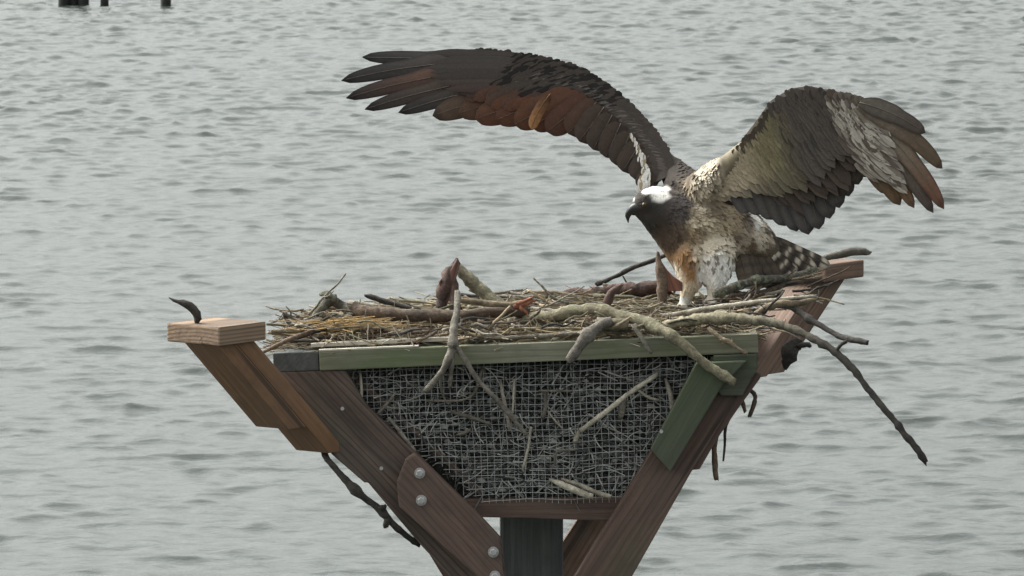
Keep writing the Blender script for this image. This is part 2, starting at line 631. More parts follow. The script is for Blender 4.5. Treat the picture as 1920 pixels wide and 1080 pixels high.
# back legs
plank_poly('leg', [(600, 660), (680, 656), (912, 1100), (842, 1100), (786, 1008)],
           0.70, 0.040, M['leg_red'], platform, ((640, 660), (900, 1090)))
plank_poly('leg', [(1270, 640), (1370, 640), (1215, 880), (1085, 1100), (1000, 1100), (1084, 972)],
           0.70, 0.040, M['far_perch'], platform, ((1320, 650), (1045, 1095)))
# side boards closing the box below the rails (seen edge on through the wire)
for xa, xb, xc, xd in ((640, 664, 900, 884), (1308, 1290, 1186, 1198)):
    a0, b0 = U(xa, 690, 0.05), U(xc, 930, 0.05)
    dirv = (b0 - a0)
    box('side_panel', a0, dirv.normalized(), Vector((0, 1, 0)), dirv.normalized().cross(Vector((0, 1, 0))),
        (dirv.length, 0.64, 0.012), M['leg'], platform)
# floor of the box
a0, b0 = U(884, 934, 0.09), U(1240, 930, 0.09)
box('floor_board', a0 - EZ * 0.012, (b0 - a0).normalized(), Vector((0, 1, 0)), EZ, ((b0 - a0).length, 0.6, 0.02), M['leg'], platform)
# post down into the water
pt = U(937, 968, 0.30)
pw = U(1056, 968, 0.30).x - pt.x
post_top = U(937, 960, 0.30).z
box('post', Vector((pt.x, 0.30, post_top)), Vector((0, 0, -1)), Vector((1, 0, 0)), Vector((0, -1, 0)) * -1,
    (post_top + 1.5, pw, pw), M['post'], platform, bev=0.008)


# bolts and screws
def hex_bolt(px, py, y, r):
    c = U(px, py, y)
    vs, fs = [], []
    w = S(r)
    tube(vs, fs, [Vector((0, 0.002, 0)), Vector((0, -0.003, 0))], [w * 1.25, w * 1.25], 18)
    tube(vs, fs, [Vector((0, -0.0028, 0)), Vector((0, -0.010, 0)), Vector((0, -0.0115, 0))], [w * 0.92, w * 0.92, w * 0.7], 6)
    return link('bolt', mesh_from(vs, fs, 'bolt'), M['bolt'], splice, Matrix.Translation(c))


for px, py in ((787, 887), (790, 938), (925, 1035), (928, 1080)):
    hex_bolt(px, py, -0.034, 8.2)
for px, py, y in ((642, 766, 0.004), (715, 878, 0.004), (1240, 809, -0.034)):
    c = U(px, py, y)
    vs, fs = [], []
    tube(vs, fs, [Vector((0, 0.002, 0)), Vector((0, -0.002, 0))], [S(3.6)] * 2, 10)
    link('screw', mesh_from(vs, fs, 'screw'), M['bolt'], platform, Matrix.Translation(c))


# perch arms: stacked boards under a square cap, one on each of two opposite corners
def perch_arm(foot_px, y, out, slope, boards, cap_px, cap_y, arm_mat, cap_mat):
    foot = U(*foot_px, y)
    cap_c = U(*cap_px, cap_y)                    # cap's lower corner nearest the camera
    H = cap_c.z - foot.z + 0.001
    W, T = 0.089, 0.038
    t, s = math.tan(slope), math.sin(slope)
    d = out * math.cos(slope) + EZ * math.sin(slope)
    up = EZ * math.cos(slope) - out * math.sin(slope)
    for k, zb in enumerate(boards):
        o = k * T / s
        poly = [(zb / t + o, zb), (H / t + o, H), (H / t + o - T / s + 0.0008, H), (zb / t + o - T / s + 0.0008, zb)]
        mw = Matrix.Translation(foot) @ Matrix((d, -E1, up)).transposed().to_4x4()
        inv = mw.inverted()
        P = [inv @ (foot + out * a + EZ * b) for a, b in poly]
        vs = P + [p + Vector((0, W, 0)) for p in P]
        fs = [(0, 1, 2, 3), (7, 6, 5, 4)] + [(i, i + 4, (i + 1) % 4 + 4, (i + 1) % 4) for i in range(4)]
        link('perch_arm_board', bevel_mesh(mesh_from(vs, fs, 'perch_arm_board'), 0.002), arm_mat, platform, mw)
    box('perch_cap', cap_c - EZ * 0.001, E2, -E1, EZ, (0.148, 0.142, 0.039), cap_mat, platform, bev=0.004)


perch_arm((617, 850), -0.022, -E2, R(40.5), (0.0, 0.062), (412, 648), -0.325, M['perch'], M['cap'])
perch_arm((1438, 706), 0.80, E2, R(39), (0.0, 0.004), (1549, 528), 0.90, M['far_perch'], M['far_perch'])

plank_poly('perch_bracket', [(1372, 604), (1418, 604), (1416, 656), (1372, 658)], 0.82, 0.10, M['far_perch'], platform, ((1372, 630), (1434, 630)))
# hardware cloth over the front of the box
def build_wire():
    vs, fs = [], []
    rng = random.Random(11)
    step = 12.3
    L0, L1 = (606, 690), (905, 950)          # left edge line, right edge line (behind the legs)
    R0, R1 = (1350, 665), (1190, 950)
    top = lambda x: 688 - (x - 600) * 0.032
    bot = lambda x: 944 - (x - 900) * 0.006

    def ledge(y): return L0[0] + (L1[0] - L0[0]) * (y - L0[1]) / (L1[1] - L0[1])
    def redge(y): return R0[0] + (R1[0] - R0[0]) * (y - R0[1]) / (R1[1] - R0[1])

    def warp(x, y):
        v = mnoise.noise_vector(Vector((x * 0.012, y * 0.012, 3.1)))
        lean = (y - 690) * 0.03 * (1 if x < 960 else 0.2)
        v2 = mnoise.noise_vector(Vector((x * 0.004, y * 0.004, 8.3)))
        return x + v.x * 3.6 + v2.x * 6 + lean, y + v.y * 3.6 + v2.y * 8, 0.040 + v.z * 0.004
    x = 612.0
    while x < 1345:
        y0, y1 = top(x), bot(x)
        if x < 905: y1 = min(y1, L0[1] + (x - L0[0]) * (L1[1] - L0[1]) / (L1[0] - L0[0]))
        if x > 1190: y1 = min(y1, R0[1] + (x - R0[0]) * (R1[1] - R0[1]) / (R1[0] - R0[0]))
        k = max(2, int((y1 - y0) / 14))
        if y1 - y0 > 12:
            P = [U(*warp(x, y)) for y in np.linspace(y0, y1, k)]
            tube(vs, fs, P, [0.00058] * k, 4, rng=rng)
        x += step + rng.uniform(-0.5, 0.5)
    y = 686.0
    while y < 950:
        xa, xb = ledge(y), redge(y)
        k = int((xb - xa) / 16)
        P = []
        for xx in np.linspace(xa, xb, k):
            wx, wy, wd = warp(xx, y - (xx - 950) * 0.034)
            P.append(U(wx, wy, wd - 0.001))
        tube(vs, fs, P, [0.00062] * k, 4, rng=rng)
        y += step * 0.98 + rng.uniform(-0.4, 0.4)
    o = link('wire_mesh', mesh_from(vs, fs, 'wire_mesh'), M['wire'], platform)
    tag(o, kind='stuff')


build_wire()

# ------------------------------------------------------------------ the nest
NC = U(965, 640, 0.4)
nest = root('stick_nest', NC, 'wide osprey nest of sticks and straw filling the wire sided box', 'nest')


def rail_z(x):
    a, b = U(510, 660, 0), U(1421, 626, 0)
    return a.z + (b.z - a.z) * (x - a.x) / (b.x - a.x)


def mound(x, y):
    u = (x - 0.02) / 0.50
    v = (y - 0.40) / 0.42
    e = max(0.0, 1 - abs(u) ** 3.2) * max(0.0, 1 - abs(v) ** 3)
    return rail_z(x) - 0.012 + 0.045 * e + 0.010 * mnoise.noise(Vector((x * 9, y * 9, 1.7)))


def set_cols(me, cols):
    at = me.color_attributes.new('Col', 'FLOAT_COLOR', 'POINT')
    a = np.ones((len(me.vertices), 4), np.float32)
    a[:, :3] = np.array(cols, np.float32)
    at.data.foreach_set('color', a.ravel())


def build_nest_core():
    vs, fs, cols = [], [], []
    nx, ny = 90, 60
    for j in range(ny + 1):
        for i in range(nx + 1):
            x = -0.46 + 0.95 * i / nx
            y = 0.035 + 0.80 * j / ny
            edge = min(i, nx - i, j, ny - j)
            z = mound(x, y) - 0.010 - (0.03 if edge == 0 else 0) + 0.008 * mnoise.noise(Vector((x * 40, y * 40, 0)))
            vs.append(Vector((x, y, z)))
            t = 0.5 + 0.5 * mnoise.noise(Vector((x * 30, y * 30, 5)))
            cols.append((0.10 + 0.07 * t, 0.078 + 0.055 * t, 0.05 + 0.03 * t))
    for j in range(ny):
        for i in range(nx):
            a = j * (nx + 1) + i
            fs.append((a, a + 1, a + nx + 2, a + nx + 1))
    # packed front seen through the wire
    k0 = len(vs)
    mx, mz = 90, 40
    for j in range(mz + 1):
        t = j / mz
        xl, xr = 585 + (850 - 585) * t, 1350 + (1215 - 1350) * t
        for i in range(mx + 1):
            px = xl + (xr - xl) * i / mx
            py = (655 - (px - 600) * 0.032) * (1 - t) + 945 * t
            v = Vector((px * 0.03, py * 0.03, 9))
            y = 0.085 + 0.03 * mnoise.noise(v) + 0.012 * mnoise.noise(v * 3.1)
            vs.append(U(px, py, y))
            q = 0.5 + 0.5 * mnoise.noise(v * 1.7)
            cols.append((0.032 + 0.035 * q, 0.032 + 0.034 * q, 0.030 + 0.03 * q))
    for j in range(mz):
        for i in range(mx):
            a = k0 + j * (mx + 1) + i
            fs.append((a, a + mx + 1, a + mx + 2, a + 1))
    me = mesh_from([v - NC for v in vs], fs, 'nest_core', True)
    set_cols(me, cols)
    tag(link('packed_debris', me, M['fibre'], nest, Matrix.Translation(NC)), kind='stuff')


build_nest_core()


def strand(vs, fs, cols, p, d, L, r, col, bend, rng, sides=4, segs=4):
    side = d.cross(Vector((0, 0, 1)))
    if side.length < 0.05:
        side = Vector((1, 0, 0))
    side.normalize()
    up = side.cross(d)
    b1, b2 = rng.uniform(-bend, bend), rng.uniform(-bend, bend)
    pts = []
    for i in range(segs + 1):
        t = i / segs - 0.5
        pts.append(p + d * (L * t) + side * (b1 * L * (t * t - 0.1)) + up * (b2 * L * (t * t - 0.1)))
    k = len(vs)
    tube(vs, fs, pts, [r * (1.0 - 0.35 * i / segs) for i in range(segs + 1)], sides, rng=rng)
    cols.extend([col] * (len(vs) - k))


FIB = [(0.09, 0.07, 0.05), (0.20, 0.16, 0.11), (0.28, 0.235, 0.165), (0.22, 0.17, 0.11), (0.15, 0.11, 0.075), (0.38, 0.32, 0.23), (0.34, 0.27, 0.15), (0.20, 0.19, 0.14), (0.12, 0.085, 0.06), (0.40, 0.36, 0.29)]
FIBG = [(0.22, 0.225, 0.21), (0.13, 0.135, 0.128), (0.08, 0.083, 0.08), (0.42, 0.41, 0.38), (0.08, 0.078, 0.07), (0.045, 0.044, 0.04), (0.05, 0.047, 0.04)]


def build_fibres():
    rng = random.Random(5)
    vs, fs, cols = [], [], []
    for _ in range(3600):
        x = rng.uniform(-0.47, 0.49)
        y = 0.03 + 0.77 * rng.random() ** 1.3
        z = mound(x, y) + rng.uniform(-0.012, 0.010)
        a = rng.gauss(0, 0.55)
        d = Vector((math.cos(a), math.sin(a), rng.gauss(0, 0.10))).normalized()
        c = rng.choice(FIB)
        k = rng.uniform(0.7, 1.15)
        L = rng.uniform(0.03, 0.16)
        strand(vs, fs, cols, Vector((x, y, z)), d, L, rng.uniform(0.0007, 0.0022), tuple(v * k for v in c), 0.5, rng)
    # straw thatch hanging from the left front edge
    for _ in range(240):
        x = rng.uniform(-0.40, 0.46)
        y = rng.uniform(0.02, 0.10)
        a = rng.uniform(0.5, 1.6)
        d = Vector((math.cos(a) * rng.choice((-1, 1)), rng.uniform(-0.3, 0.1), -math.sin(a))).normalized()
        c = rng.choice(FIB)
        strand(vs, fs, cols, Vector((x, y, rail_z(x) + rng.uniform(0.0, 0.035))), d, rng.uniform(0.015, 0.05), rng.uniform(0.0006, 0.0015), c, 0.4, rng)
    for _ in range(110):
        px = rng.gauss(645, 40)
        py = rng.gauss(609, 6)
        d = Vector((1, rng.gauss(0, 0.25), rng.gauss(0.05, 0.10))).normalized()
        strand(vs, fs, cols, U(px, py, rng.uniform(0.03, 0.2)), d, rng.uniform(0.05, 0.15), rng.uniform(0.0007, 0.0017),
               rng.choice([(0.42, 0.28, 0.12), (0.36, 0.26, 0.14), (0.28, 0.2, 0.11)]), 0.25, rng)
    me = mesh_from([v - NC for v in vs], fs, 'nest_straw')
    set_cols(me, cols)
    tag(link('straw', me, M['fibre'], nest, Matrix.Translation(NC)), kind='stuff')
    # twigs and leaf scraps packed behind the wire
    vs, fs, cols = [], [], []
    for _ in range(2300):
        t = rng.random() ** 0.9
        xl, xr = 610 + (890 - 610) * t, 1335 + (1196 - 1335) * t
        px = rng.uniform(xl + 8, xr - 8)
        py = 690 - (px - 600) * 0.03 + t * (240 + (px - 600) * 0.02)
        a = rng.gauss(0, 0.75)
        d = Vector((math.cos(a), rng.gauss(0, 0.25), math.sin(a))).normalized()
        c = rng.choice(FIBG)
        L = rng.uniform(0.02, 0.11)
        lim = min(px - xl, xr - px) / 900 + 0.02
        strand(vs, fs, cols, U(px, py, rng.uniform(0.046, 0.085)), d, min(L, 2 * lim), rng.uniform(0.0007, 0.0021), c, 0.5, rng)
    for _ in range(170):                                     # pale straw among the twigs
        t = rng.random()
        xl, xr = 640 + (900 - 640) * t, 1310 + (1190 - 1310) * t
        px = rng.uniform(xl + 12, xr - 12)
        py = 692 - (px - 600) * 0.03 + t * 236
        a = rng.gauss(0, 0.9)
        d = Vector((math.cos(a), rng.gauss(0, 0.1), math.sin(a))).normalized()
        g = rng.uniform(0.30, 0.62)
        strand(vs, fs, cols, U(px, py, rng.uniform(0.043, 0.055)), d, rng.uniform(0.012, 0.06), rng.uniform(0.0007, 0.0019), (g, g * 0.98, g * 0.92), 0.5, rng)
    for _ in range(260):
        t = rng.random()
        xl, xr = 630 + (900 - 630) * t, 1310 + (1186 - 1310) * t
        px = rng.uniform(xl, xr)
        py = 692 - (px - 600) * 0.03 + t * 240
        c0 = U(px, py, rng.uniform(0.045, 0.07))
        r = rng.uniform(0.004, 0.011)
        a0 = rng.random() * 6
        k = len(vs)
        ring = []
        for s in range(6):
            an = a0 + s * 1.047
            ring.append(c0 + Vector((math.cos(an) * r * rng.uniform(0.6, 1.2), rng.uniform(-0.004, 0.004), math.sin(an) * r * rng.uniform(0.4, 0.9))))
        vs.extend(ring)
        vs.append(c0 + Vector((0, -0.003, 0)))
        for s in range(6):
            fs.append((k + s, k + (s + 1) % 6, k + 6))
        g = rng.uniform(0.10, 0.32)
        cols.extend([(g, g * 0.98, g * 0.9)] * 7)
    me = mesh_from([v - NC for v in vs], fs, 'packed_twigs')
    set_cols(me, cols)
    tag(link('packed_twigs', me, M['fibre'], nest, Matrix.Translation(NC)), kind='stuff')


build_fibres()


def random_sticks():
    rng = random.Random(21)
    mats = ['olive', 'grey_bark', 'tan', 'brown', 'olive', 'tan', 'grey_bark', 'brown', 'dark']
    for i in range(120):
        x = rng.uniform(-0.44, 0.47)
        y = 0.04 + 0.72 * rng.random() ** 1.2
        z = mound(x, y) + rng.uniform(0.0, 0.016)
        a = rng.gauss(0, 0.45)
        L = rng.uniform(0.07, 0.30)
        d = Vector((math.cos(a), math.sin(a), rng.gauss(0, 0.05))).normalized()
        r = rng.uniform(0.0022, 0.0055)
        vs, fs = [], []
        side = d.cross(EZ).normalized()
        b1, b2 = rng.uniform(-0.2, 0.2), rng.uniform(-0.12, 0.12)
        nn = max(5, int(L / 0.022))
        pts, rad = [], []
        for k in range(nn + 1):
            t = k / nn - 0.5
            p = Vector() + d * (L * t) + side * (b1 * L * (t * t - 0.1)) + EZ * (b2 * L * (t * t - 0.1))
            nv = mnoise.noise_vector((p + Vector((x, y, i))) * 25)
            pts.append(p + nv * r * 0.8)
            rad.append(r * (1 - 0.4 * (t + 0.5)) * (1 + 0.2 * nv.x))
        tube(vs, fs, pts, rad, 6, r * 0.8, 0.08, rng)
        if L > 0.16 and rng.random() < 0.5:
            k = rng.randrange(2, nn - 1)
            q = pts[k]
            dd = (d * rng.choice((-1, 1)) * 0.6 + side * rng.uniform(-1, 1) * 0.6 + EZ * rng.uniform(-0.1, 0.7)).normalized()
            l2 = rng.uniform(0.02, 0.06)
            tube(vs, fs, [q, q + dd * l2 * 0.5, q + dd * l2 + EZ * rng.uniform(-0.006, 0.006)], [rad[k] * 0.7, rad[k] * 0.55, rad[k] * 0.4], 5, 0, 0.1, rng)
        link('stick', mesh_from(vs, fs, 'stick', True), M[rng.choice(mats)], nest, Matrix.Translation(Vector((x, y, z))))


random_sticks()


def rim_twigs():
    rng = random.Random(77)
    for i in range(46):
        px = rng.uniform(540, 1430)
        y = rng.uniform(0.0, 0.12)
        py = 632 - (px - 560) * 0.028 - rng.uniform(0, 26)
        a = rng.gauss(0, 0.5)
        L = rng.uniform(25, 90)
        dx, dy = math.cos(a) * L, -math.sin(a) * L * 0.7
        r = rng.uniform(1.6, 3.6)
        br = [(px, py, y, r), (px + dx * 0.35 + rng.uniform(-4, 4), py + dy * 0.35 + rng.uniform(-5, 5), y - 0.01, r * 0.95),
              (px + dx * 0.7 + rng.uniform(-4, 4), py + dy * 0.7 + rng.uniform(-5, 5), y - 0.015, r * 0.8), (px + dx, py + dy, y - 0.015, r * 0.5)]
        if br[-1][1] > 640:
            br[-1] = (br[-1][0], 640, -0.02, r * 0.5)
        stick('stick', [br], rng.choice(['grey_bark', 'tan', 'olive', 'brown', 'pale', 'dark']), parent=nest, sides=6, wob=0.6)


rim_twigs()


def crooked_twigs():
    rng = random.Random(91)
    mats = ['grey_bark', 'brown', 'olive', 'dark', 'brown', 'tan', 'lichen', 'grey_bark']
    spots = []
    for i in range(44):                       # the pile rising towards the far perch
        px = rng.uniform(1330, 1520)
        t = (px - 1330) / 190
        spots.append((px, rng.uniform(572 - 62 * t, 592 - 30 * t), rng.uniform(0.10, 0.40), rng.gauss(0.22, 0.35), rng.uniform(45, 130)))
    for i in range(26):                       # spilling over the front right rim
        px = rng.uniform(1130, 1430)
        spots.append((px, rng.uniform(596, 622), rng.uniform(-0.03, 0.03), rng.gauss(-0.15, 0.5), rng.uniform(40, 110)))
    for i in range(50):                       # all over the nest
        spots.append((rng.uniform(560, 1380), rng.uniform(568, 622), rng.uniform(0.02, 0.45), rng.gauss(0.02, 0.25), rng.uniform(50, 150)))
    for px, py, y, a, L in spots:
        y = max(y if px > 1330 else 0.0, min(0.5, (628 - py) / 95 * 0.38))
        if rng.random() < 0.5:
            a += math.pi
        r = rng.uniform(1.5, 3.6)
        k = rng.randrange(4, 7)
        x0, y0, br = px, py, []
        for j in range(k):
            br.append((x0, y0, y + rng.uniform(-0.01, 0.01), r * (1 - 0.5 * j / k)))
            a += rng.gauss(0, 0.2)
            x0 += math.cos(a) * L / k
            y0 -= math.sin(a) * L / k * 0.75
        brs = [br]
        if rng.random() < 0.6:
            q = br[rng.randrange(1, k - 1)]
            b2 = a + rng.choice((-1, 1)) * rng.uniform(0.5, 1.1)
            l2 = L * rng.uniform(0.15, 0.35)
            brs.append([(q[0], q[1], q[2], q[3] * 0.75), (q[0] + math.cos(b2) * l2 * 0.5, q[1] - math.sin(b2) * l2 * 0.5, q[2] - 0.004, q[3] * 0.6), (q[0] + math.cos(b2 + 0.3) * l2, q[1] - math.sin(b2 + 0.3) * l2, q[2] - 0.006, q[3] * 0.4)])
        stick('stick', brs, rng.choice(mats), parent=nest, sides=6, wob=0.9, seg=0.012)


crooked_twigs()

# --- the branches and sticks one can pick out
stick('branch', [[(1240, 612, 0.05, 8), (1300, 600, 0.03, 9.5), (1370, 594, 0.0, 10), (1420, 600, -0.03, 8.5), (1480, 613, -0.06, 7.5), (1540, 643, -0.10, 7), (1590, 682, -0.13, 6.5), (1640, 745, -0.17, 6), (1690, 806, -0.21, 5.6), (1738, 868, -0.24, 5.6)],
                 [(1566, 660, -0.115, 3), (1577, 646, -0.125, 2.5), (1588, 640, -0.13, 2)]],
      'graded', 'long bare branch arching out of the nest and drooping down over the water', cat='branch', knots=16, rough=0.16, sides=9, grad=[(0.30, 0.265, 0.19), (0.24, 0.215, 0.15), (0.15, 0.135, 0.10), (0.055, 0.05, 0.042), (0.03, 0.028, 0.025), (0.025, 0.022, 0.02)])
stick('branch', [[(1440, 570, 0.12, 5.5), (1485, 577, 0.08, 6), (1525, 602, 0.04, 6), (1570, 628, 0.0, 5.5), (1600, 638, -0.03, 5.5), (1627, 643, -0.05, 5.5)]],
      'dark', 'short dark branch poking out past the red perch arm above the drooping branch', cat='branch', knots=5)
stick('stick', [[(1240, 593, 0.10, 4.5), (1330, 578, 0.09, 5), (1430, 565, 0.08, 4.2), (1530, 555, 0.07, 3.2)]],
      'pale', "thin straight bleached stick lying across the nest under the bird's feet", wob=0.15)
stick('branch', [[(920, 612, 0.16, 11), (985, 604, 0.13, 12.5), (1050, 588, 0.10, 11), (1110, 580, 0.07, 10.5), (1160, 588, 0.04, 10.5), (1210, 606, 0.005, 10.5), (1250, 624, -0.03, 10), (1290, 655, -0.046, 9), (1335, 690, -0.05, 8.5), (1374, 718, -0.05, 8)]],
      'olive', 'thick pale curved branch bending over the front rail to the green brace', cat='branch', knots=8, sides=10)
stick('branch', [[(858, 548, 0.06, 6), (856, 585, 0.02, 7), (850, 620, -0.015, 8), (848, 655, -0.03, 8), (830, 695, -0.035, 7), (796, 734, -0.035, 5)],
                 [(848, 648, -0.03, 5), (846, 690, -0.03, 4.5), (844, 730, -0.03, 3.5)],
                 [(852, 645, -0.03, 6), (872, 676, -0.03, 5), (893, 708, -0.03, 4.6), (918, 735, -0.03, 4.6), (945, 765, -0.02, 5), (970, 795, -0.01, 4.5), (988, 816, -0.005, 3.6)],
                 [(838, 688, -0.03, 3), (826, 715, -0.02, 2.6), (832, 745, -0.01, 2.2), (842, 758, 0.0, 2)]],
      'grey_bark', 'forked grey branch hanging three prongs over the front rail and wire', cat='branch', knots=4)
stick('branch', [[(852, 492, 0.30, 6), (880, 523, 0.29, 12), (905, 546, 0.28, 12.5), (935, 572, 0.26, 12), (975, 600, 0.22, 13)]],
      'olive', 'olive branch leaning against the splintered red stub to form a peak', cat='branch', sides=9)
stick('broken_stub', [[(857, 484, 0.28, 2.5), (853, 500, 0.28, 9), (842, 522, 0.275, 13), (830, 552, 0.27, 11), (822, 582, 0.26, 8)],
                      [(846, 520, 0.27, 8), (850, 545, 0.26, 9), (856, 580, 0.25, 11)],
                      [(832, 545, 0.262, 4), (826, 530, 0.262, 3), (829, 522, 0.262, 1)]],
      'red', 'splintered red brown stub standing up as a sharp peak in the nest', cat='broken stub', rough=0.22, wob=0.4)
stick('driftwood', [[(600, 553, 0.22, 3), (612, 551, 0.22, 7), (618, 563, 0.22, 8), (603, 580, 0.21, 8), (588, 602, 0.2, 7)],
                    [(615, 558, 0.22, 8), (632, 568, 0.22, 9), (650, 578, 0.22, 10), (665, 592, 0.2, 10), (640, 597, 0.2, 7), (600, 590, 0.2, 6)]],
      'lichen', 'knobbly lichen covered piece of driftwood on the nest rim near the grey corner', cat='driftwood', rough=0.25, knots=3)
stick('branch', [[(660, 570, 0.16, 10), (690, 583, 0.14, 12), (750, 590, 0.13, 11), (820, 592, 0.12, 11), (900, 588, 0.12, 10), (990, 580, 0.13, 9)]],
      'brown', 'brown branch lying along the nest rim from driftwood to the splintered stub', cat='branch', knots=5)
stick('bark_strip', [[(684, 554, 0.36, 4), (700, 558, 0.36, 9), (740, 570, 0.35, 9), (790, 583, 0.33, 9), (840, 590, 0.3, 7)]],
      'dark', 'flat dark strip of bark sloping down behind the brown branch', cat='bark', flat=0.6, wob=0.1)
stick('twig', [[(533, 588, 0.25, 4.5), (538, 602, 0.25, 4), (552, 618, 0.24, 4)]], 'dark', 'stubby dark twig end sticking up by the grey corner block', cat='twig')
stick('stick', [[(488, 662, -0.02, 2.5), (515, 649, 0.0, 4), (550, 634, 0.03, 4.5), (600, 614, 0.08, 4)]], 'brown', 'brown stick reaching past the left rail end towards the near perch arm', knots=2)
stick('stick', [[(510, 622, 0.12, 4.5), (545, 620, 0.12, 5), (600, 618, 0.11, 4.5), (650, 620, 0.1, 4)]], 'tan', 'blunt tan stick end poking out of the nest above the rail end')
stick('bark_slab', [[(945, 556, 0.62, 4), (990, 556, 0.61, 10), (1060, 553, 0.60, 13), (1130, 547, 0.59, 16), (1200, 543, 0.58, 16), (1265, 540, 0.58, 14)]],
      'red', 'long weathered red brown bark slab along the far side of the nest', cat='bark', rough=0.2, flat=0.8, sides=9)
stick('twig', [[(1120, 533, 0.62, 4.5), (1160, 515, 0.62, 4.5), (1195, 498, 0.62, 4.5), (1250, 479, 0.62, 4)]], 'dark', 'thin dark twig slanting up behind the bird from the bark slab', cat='twig', knots=3)
stick('broken_stub', [[(1233, 472, 0.26, 2.5), (1235, 490, 0.26, 6), (1240, 515, 0.26, 9.5), (1240, 548, 0.26, 10), (1238, 585, 0.26, 9)]],
      'brown', 'upright broken brown stub with a split tip beside the bird', cat='broken stub', rough=0.15)
tag(plank_poly('split_wood', [(1232, 474), (1236, 472), (1241, 492), (1252, 508), (1264, 520), (1280, 530), (1280, 546), (1262, 546), (1246, 548), (1241, 520), (1234, 496)], 0.262, 0.014, M['split'], None, ((1234, 474), (1262, 545)), bev=0.002),
    'orange red split slab of wood wedged behind the upright brown stub', 'split wood')
tag(plank_poly('split_wood', [(857, 485), (862, 500), (856, 520), (846, 545), (838, 574), (820, 582), (827, 548), (836, 522), (847, 503)], 0.262, 0.016, M['split_dark'], None, ((857, 485), (826, 580)), bev=0.003),
    'torn dark red slab of wood leaning in the peak of sticks', 'split wood')
stick('broken_stub', [[(1138, 580, 0.2, 9), (1142, 562, 0.2, 9.5), (1152, 546, 0.2, 7), (1168, 533, 0.2, 2.5)]],
      'red', 'small red stub with a pointed tip in front of the bark slab', cat='broken stub', rough=0.2)
stick('stick', [[(855, 564, 0.10, 6), (910, 568, 0.10, 6), (965, 572, 0.10, 6)]], 'tan', 'tan stick ending beside the bright orange splinters')
stick('splinter', [[(962, 574, 0.095, 5), (978, 572, 0.095, 6), (992, 566, 0.095, 4), (1006, 562, 0.095, 1.5)],
                   [(968, 570, 0.095, 5), (985, 564, 0.095, 4), (999, 557, 0.095, 1)], [(975, 576, 0.09, 4), (985, 583, 0.09, 3), (991, 593, 0.09, 1)]], 'orange', 'bright orange torn splinters on the nest front', cat='splinter', rough=0.35)
stick('branch_stub', [[(1150, 600, 0.0, 9), (1118, 616, -0.02, 10), (1092, 640, -0.035, 10), (1066, 678, -0.04, 9)]],
      'stub', 'grey cut branch stub leaning over the middle of the front rail', cat='branch', knots=2, sides=10)
stick('log', [[(1115, 607, 0.02, 9), (1150, 608, 0.02, 12), (1180, 610, 0.02, 11.5)]], 'olive', 'short thick cut log lying on the front rail beside the grey stub', cat='log', sides=12, jag=0.1)
stick('stick', [[(895, 637, 0.03, 4), (980, 632, 0.025, 4.5), (1060, 627, 0.02, 4.5), (1165, 623, 0.03, 4)]], 'grey_bark', 'straight grey stick lying along the top of the front rail', wob=0.1)
stick('twig', [[(1188, 609, -0.01, 5), (1200, 628, -0.02, 4.5), (1212, 648, -0.02, 4), (1222, 662, -0.018, 3.5)]], 'grey_bark', 'short grey twig hanging over the rail beside the thick curved branch', cat='twig', knots=1)
stick('twig', [[(1328, 616, -0.01, 4), (1352, 635, -0.02, 4), (1364, 641, -0.02, 5.5), (1376, 648, -0.022, 3.2), (1400, 662, -0.022, 3.6)],
               [(1352, 635, -0.02, 3), (1356, 646, -0.02, 2)]], 'tan', 'knotty tan twig hanging over the front rail above the green brace', cat='twig', knots=3)
stick('branch', [[(1538, 488, 0.86, 5), (1560, 480, 0.87, 7), (1590, 475, 0.88, 8), (1620, 474, 0.9, 7.5), (1634, 474, 0.91, 2.5)]],
      'grey_bark', 'grey broken branch resting on the cap of the red perch arm', cat='branch')
stick('branch', [[(1340, 552, 0.26, 9), (1380, 538, 0.28, 9), (1420, 525, 0.32, 8), (1480, 520, 0.4, 7), (1530, 505, 0.5, 6)]], 'lichen', "mossy dark branch running from the bird's feet under its tail", cat='branch', knots=4)
stick('stick', [[(1370, 556, 0.3, 5), (1430, 548, 0.34, 5), (1480, 532, 0.38, 5), (1540, 522, 0.42, 5)]], 'brown', 'brown stick crossing under the tail to the red perch arm', knots=2)
stick('stick', [[(1370, 545, 0.36, 4), (1410, 555, 0.35, 4), (1450, 565, 0.34, 3.5)]], 'dark', 'dark crossed stick in the gap below the tail')
stick('stick', [[(1410, 592, 0.06, 5), (1450, 572, 0.06, 7), (1500, 568, 0.08, 6), (1530, 560, 0.1, 4)]], 'tan', 'thick tan stick butting against the red perch arm')
stick('bark_scrap', [[(1500, 640, 0.3, 6), (1486, 650, 0.3, 15), (1478, 668, 0.3, 14), (1472, 690, 0.3, 5)],
                     [(1490, 648, 0.3, 5), (1510, 645, 0.28, 5), (1518, 649, 0.28, 4)]], 'dark', 'ragged dark bark scrap hanging against the red perch arm', cat='bark', rough=0.3)
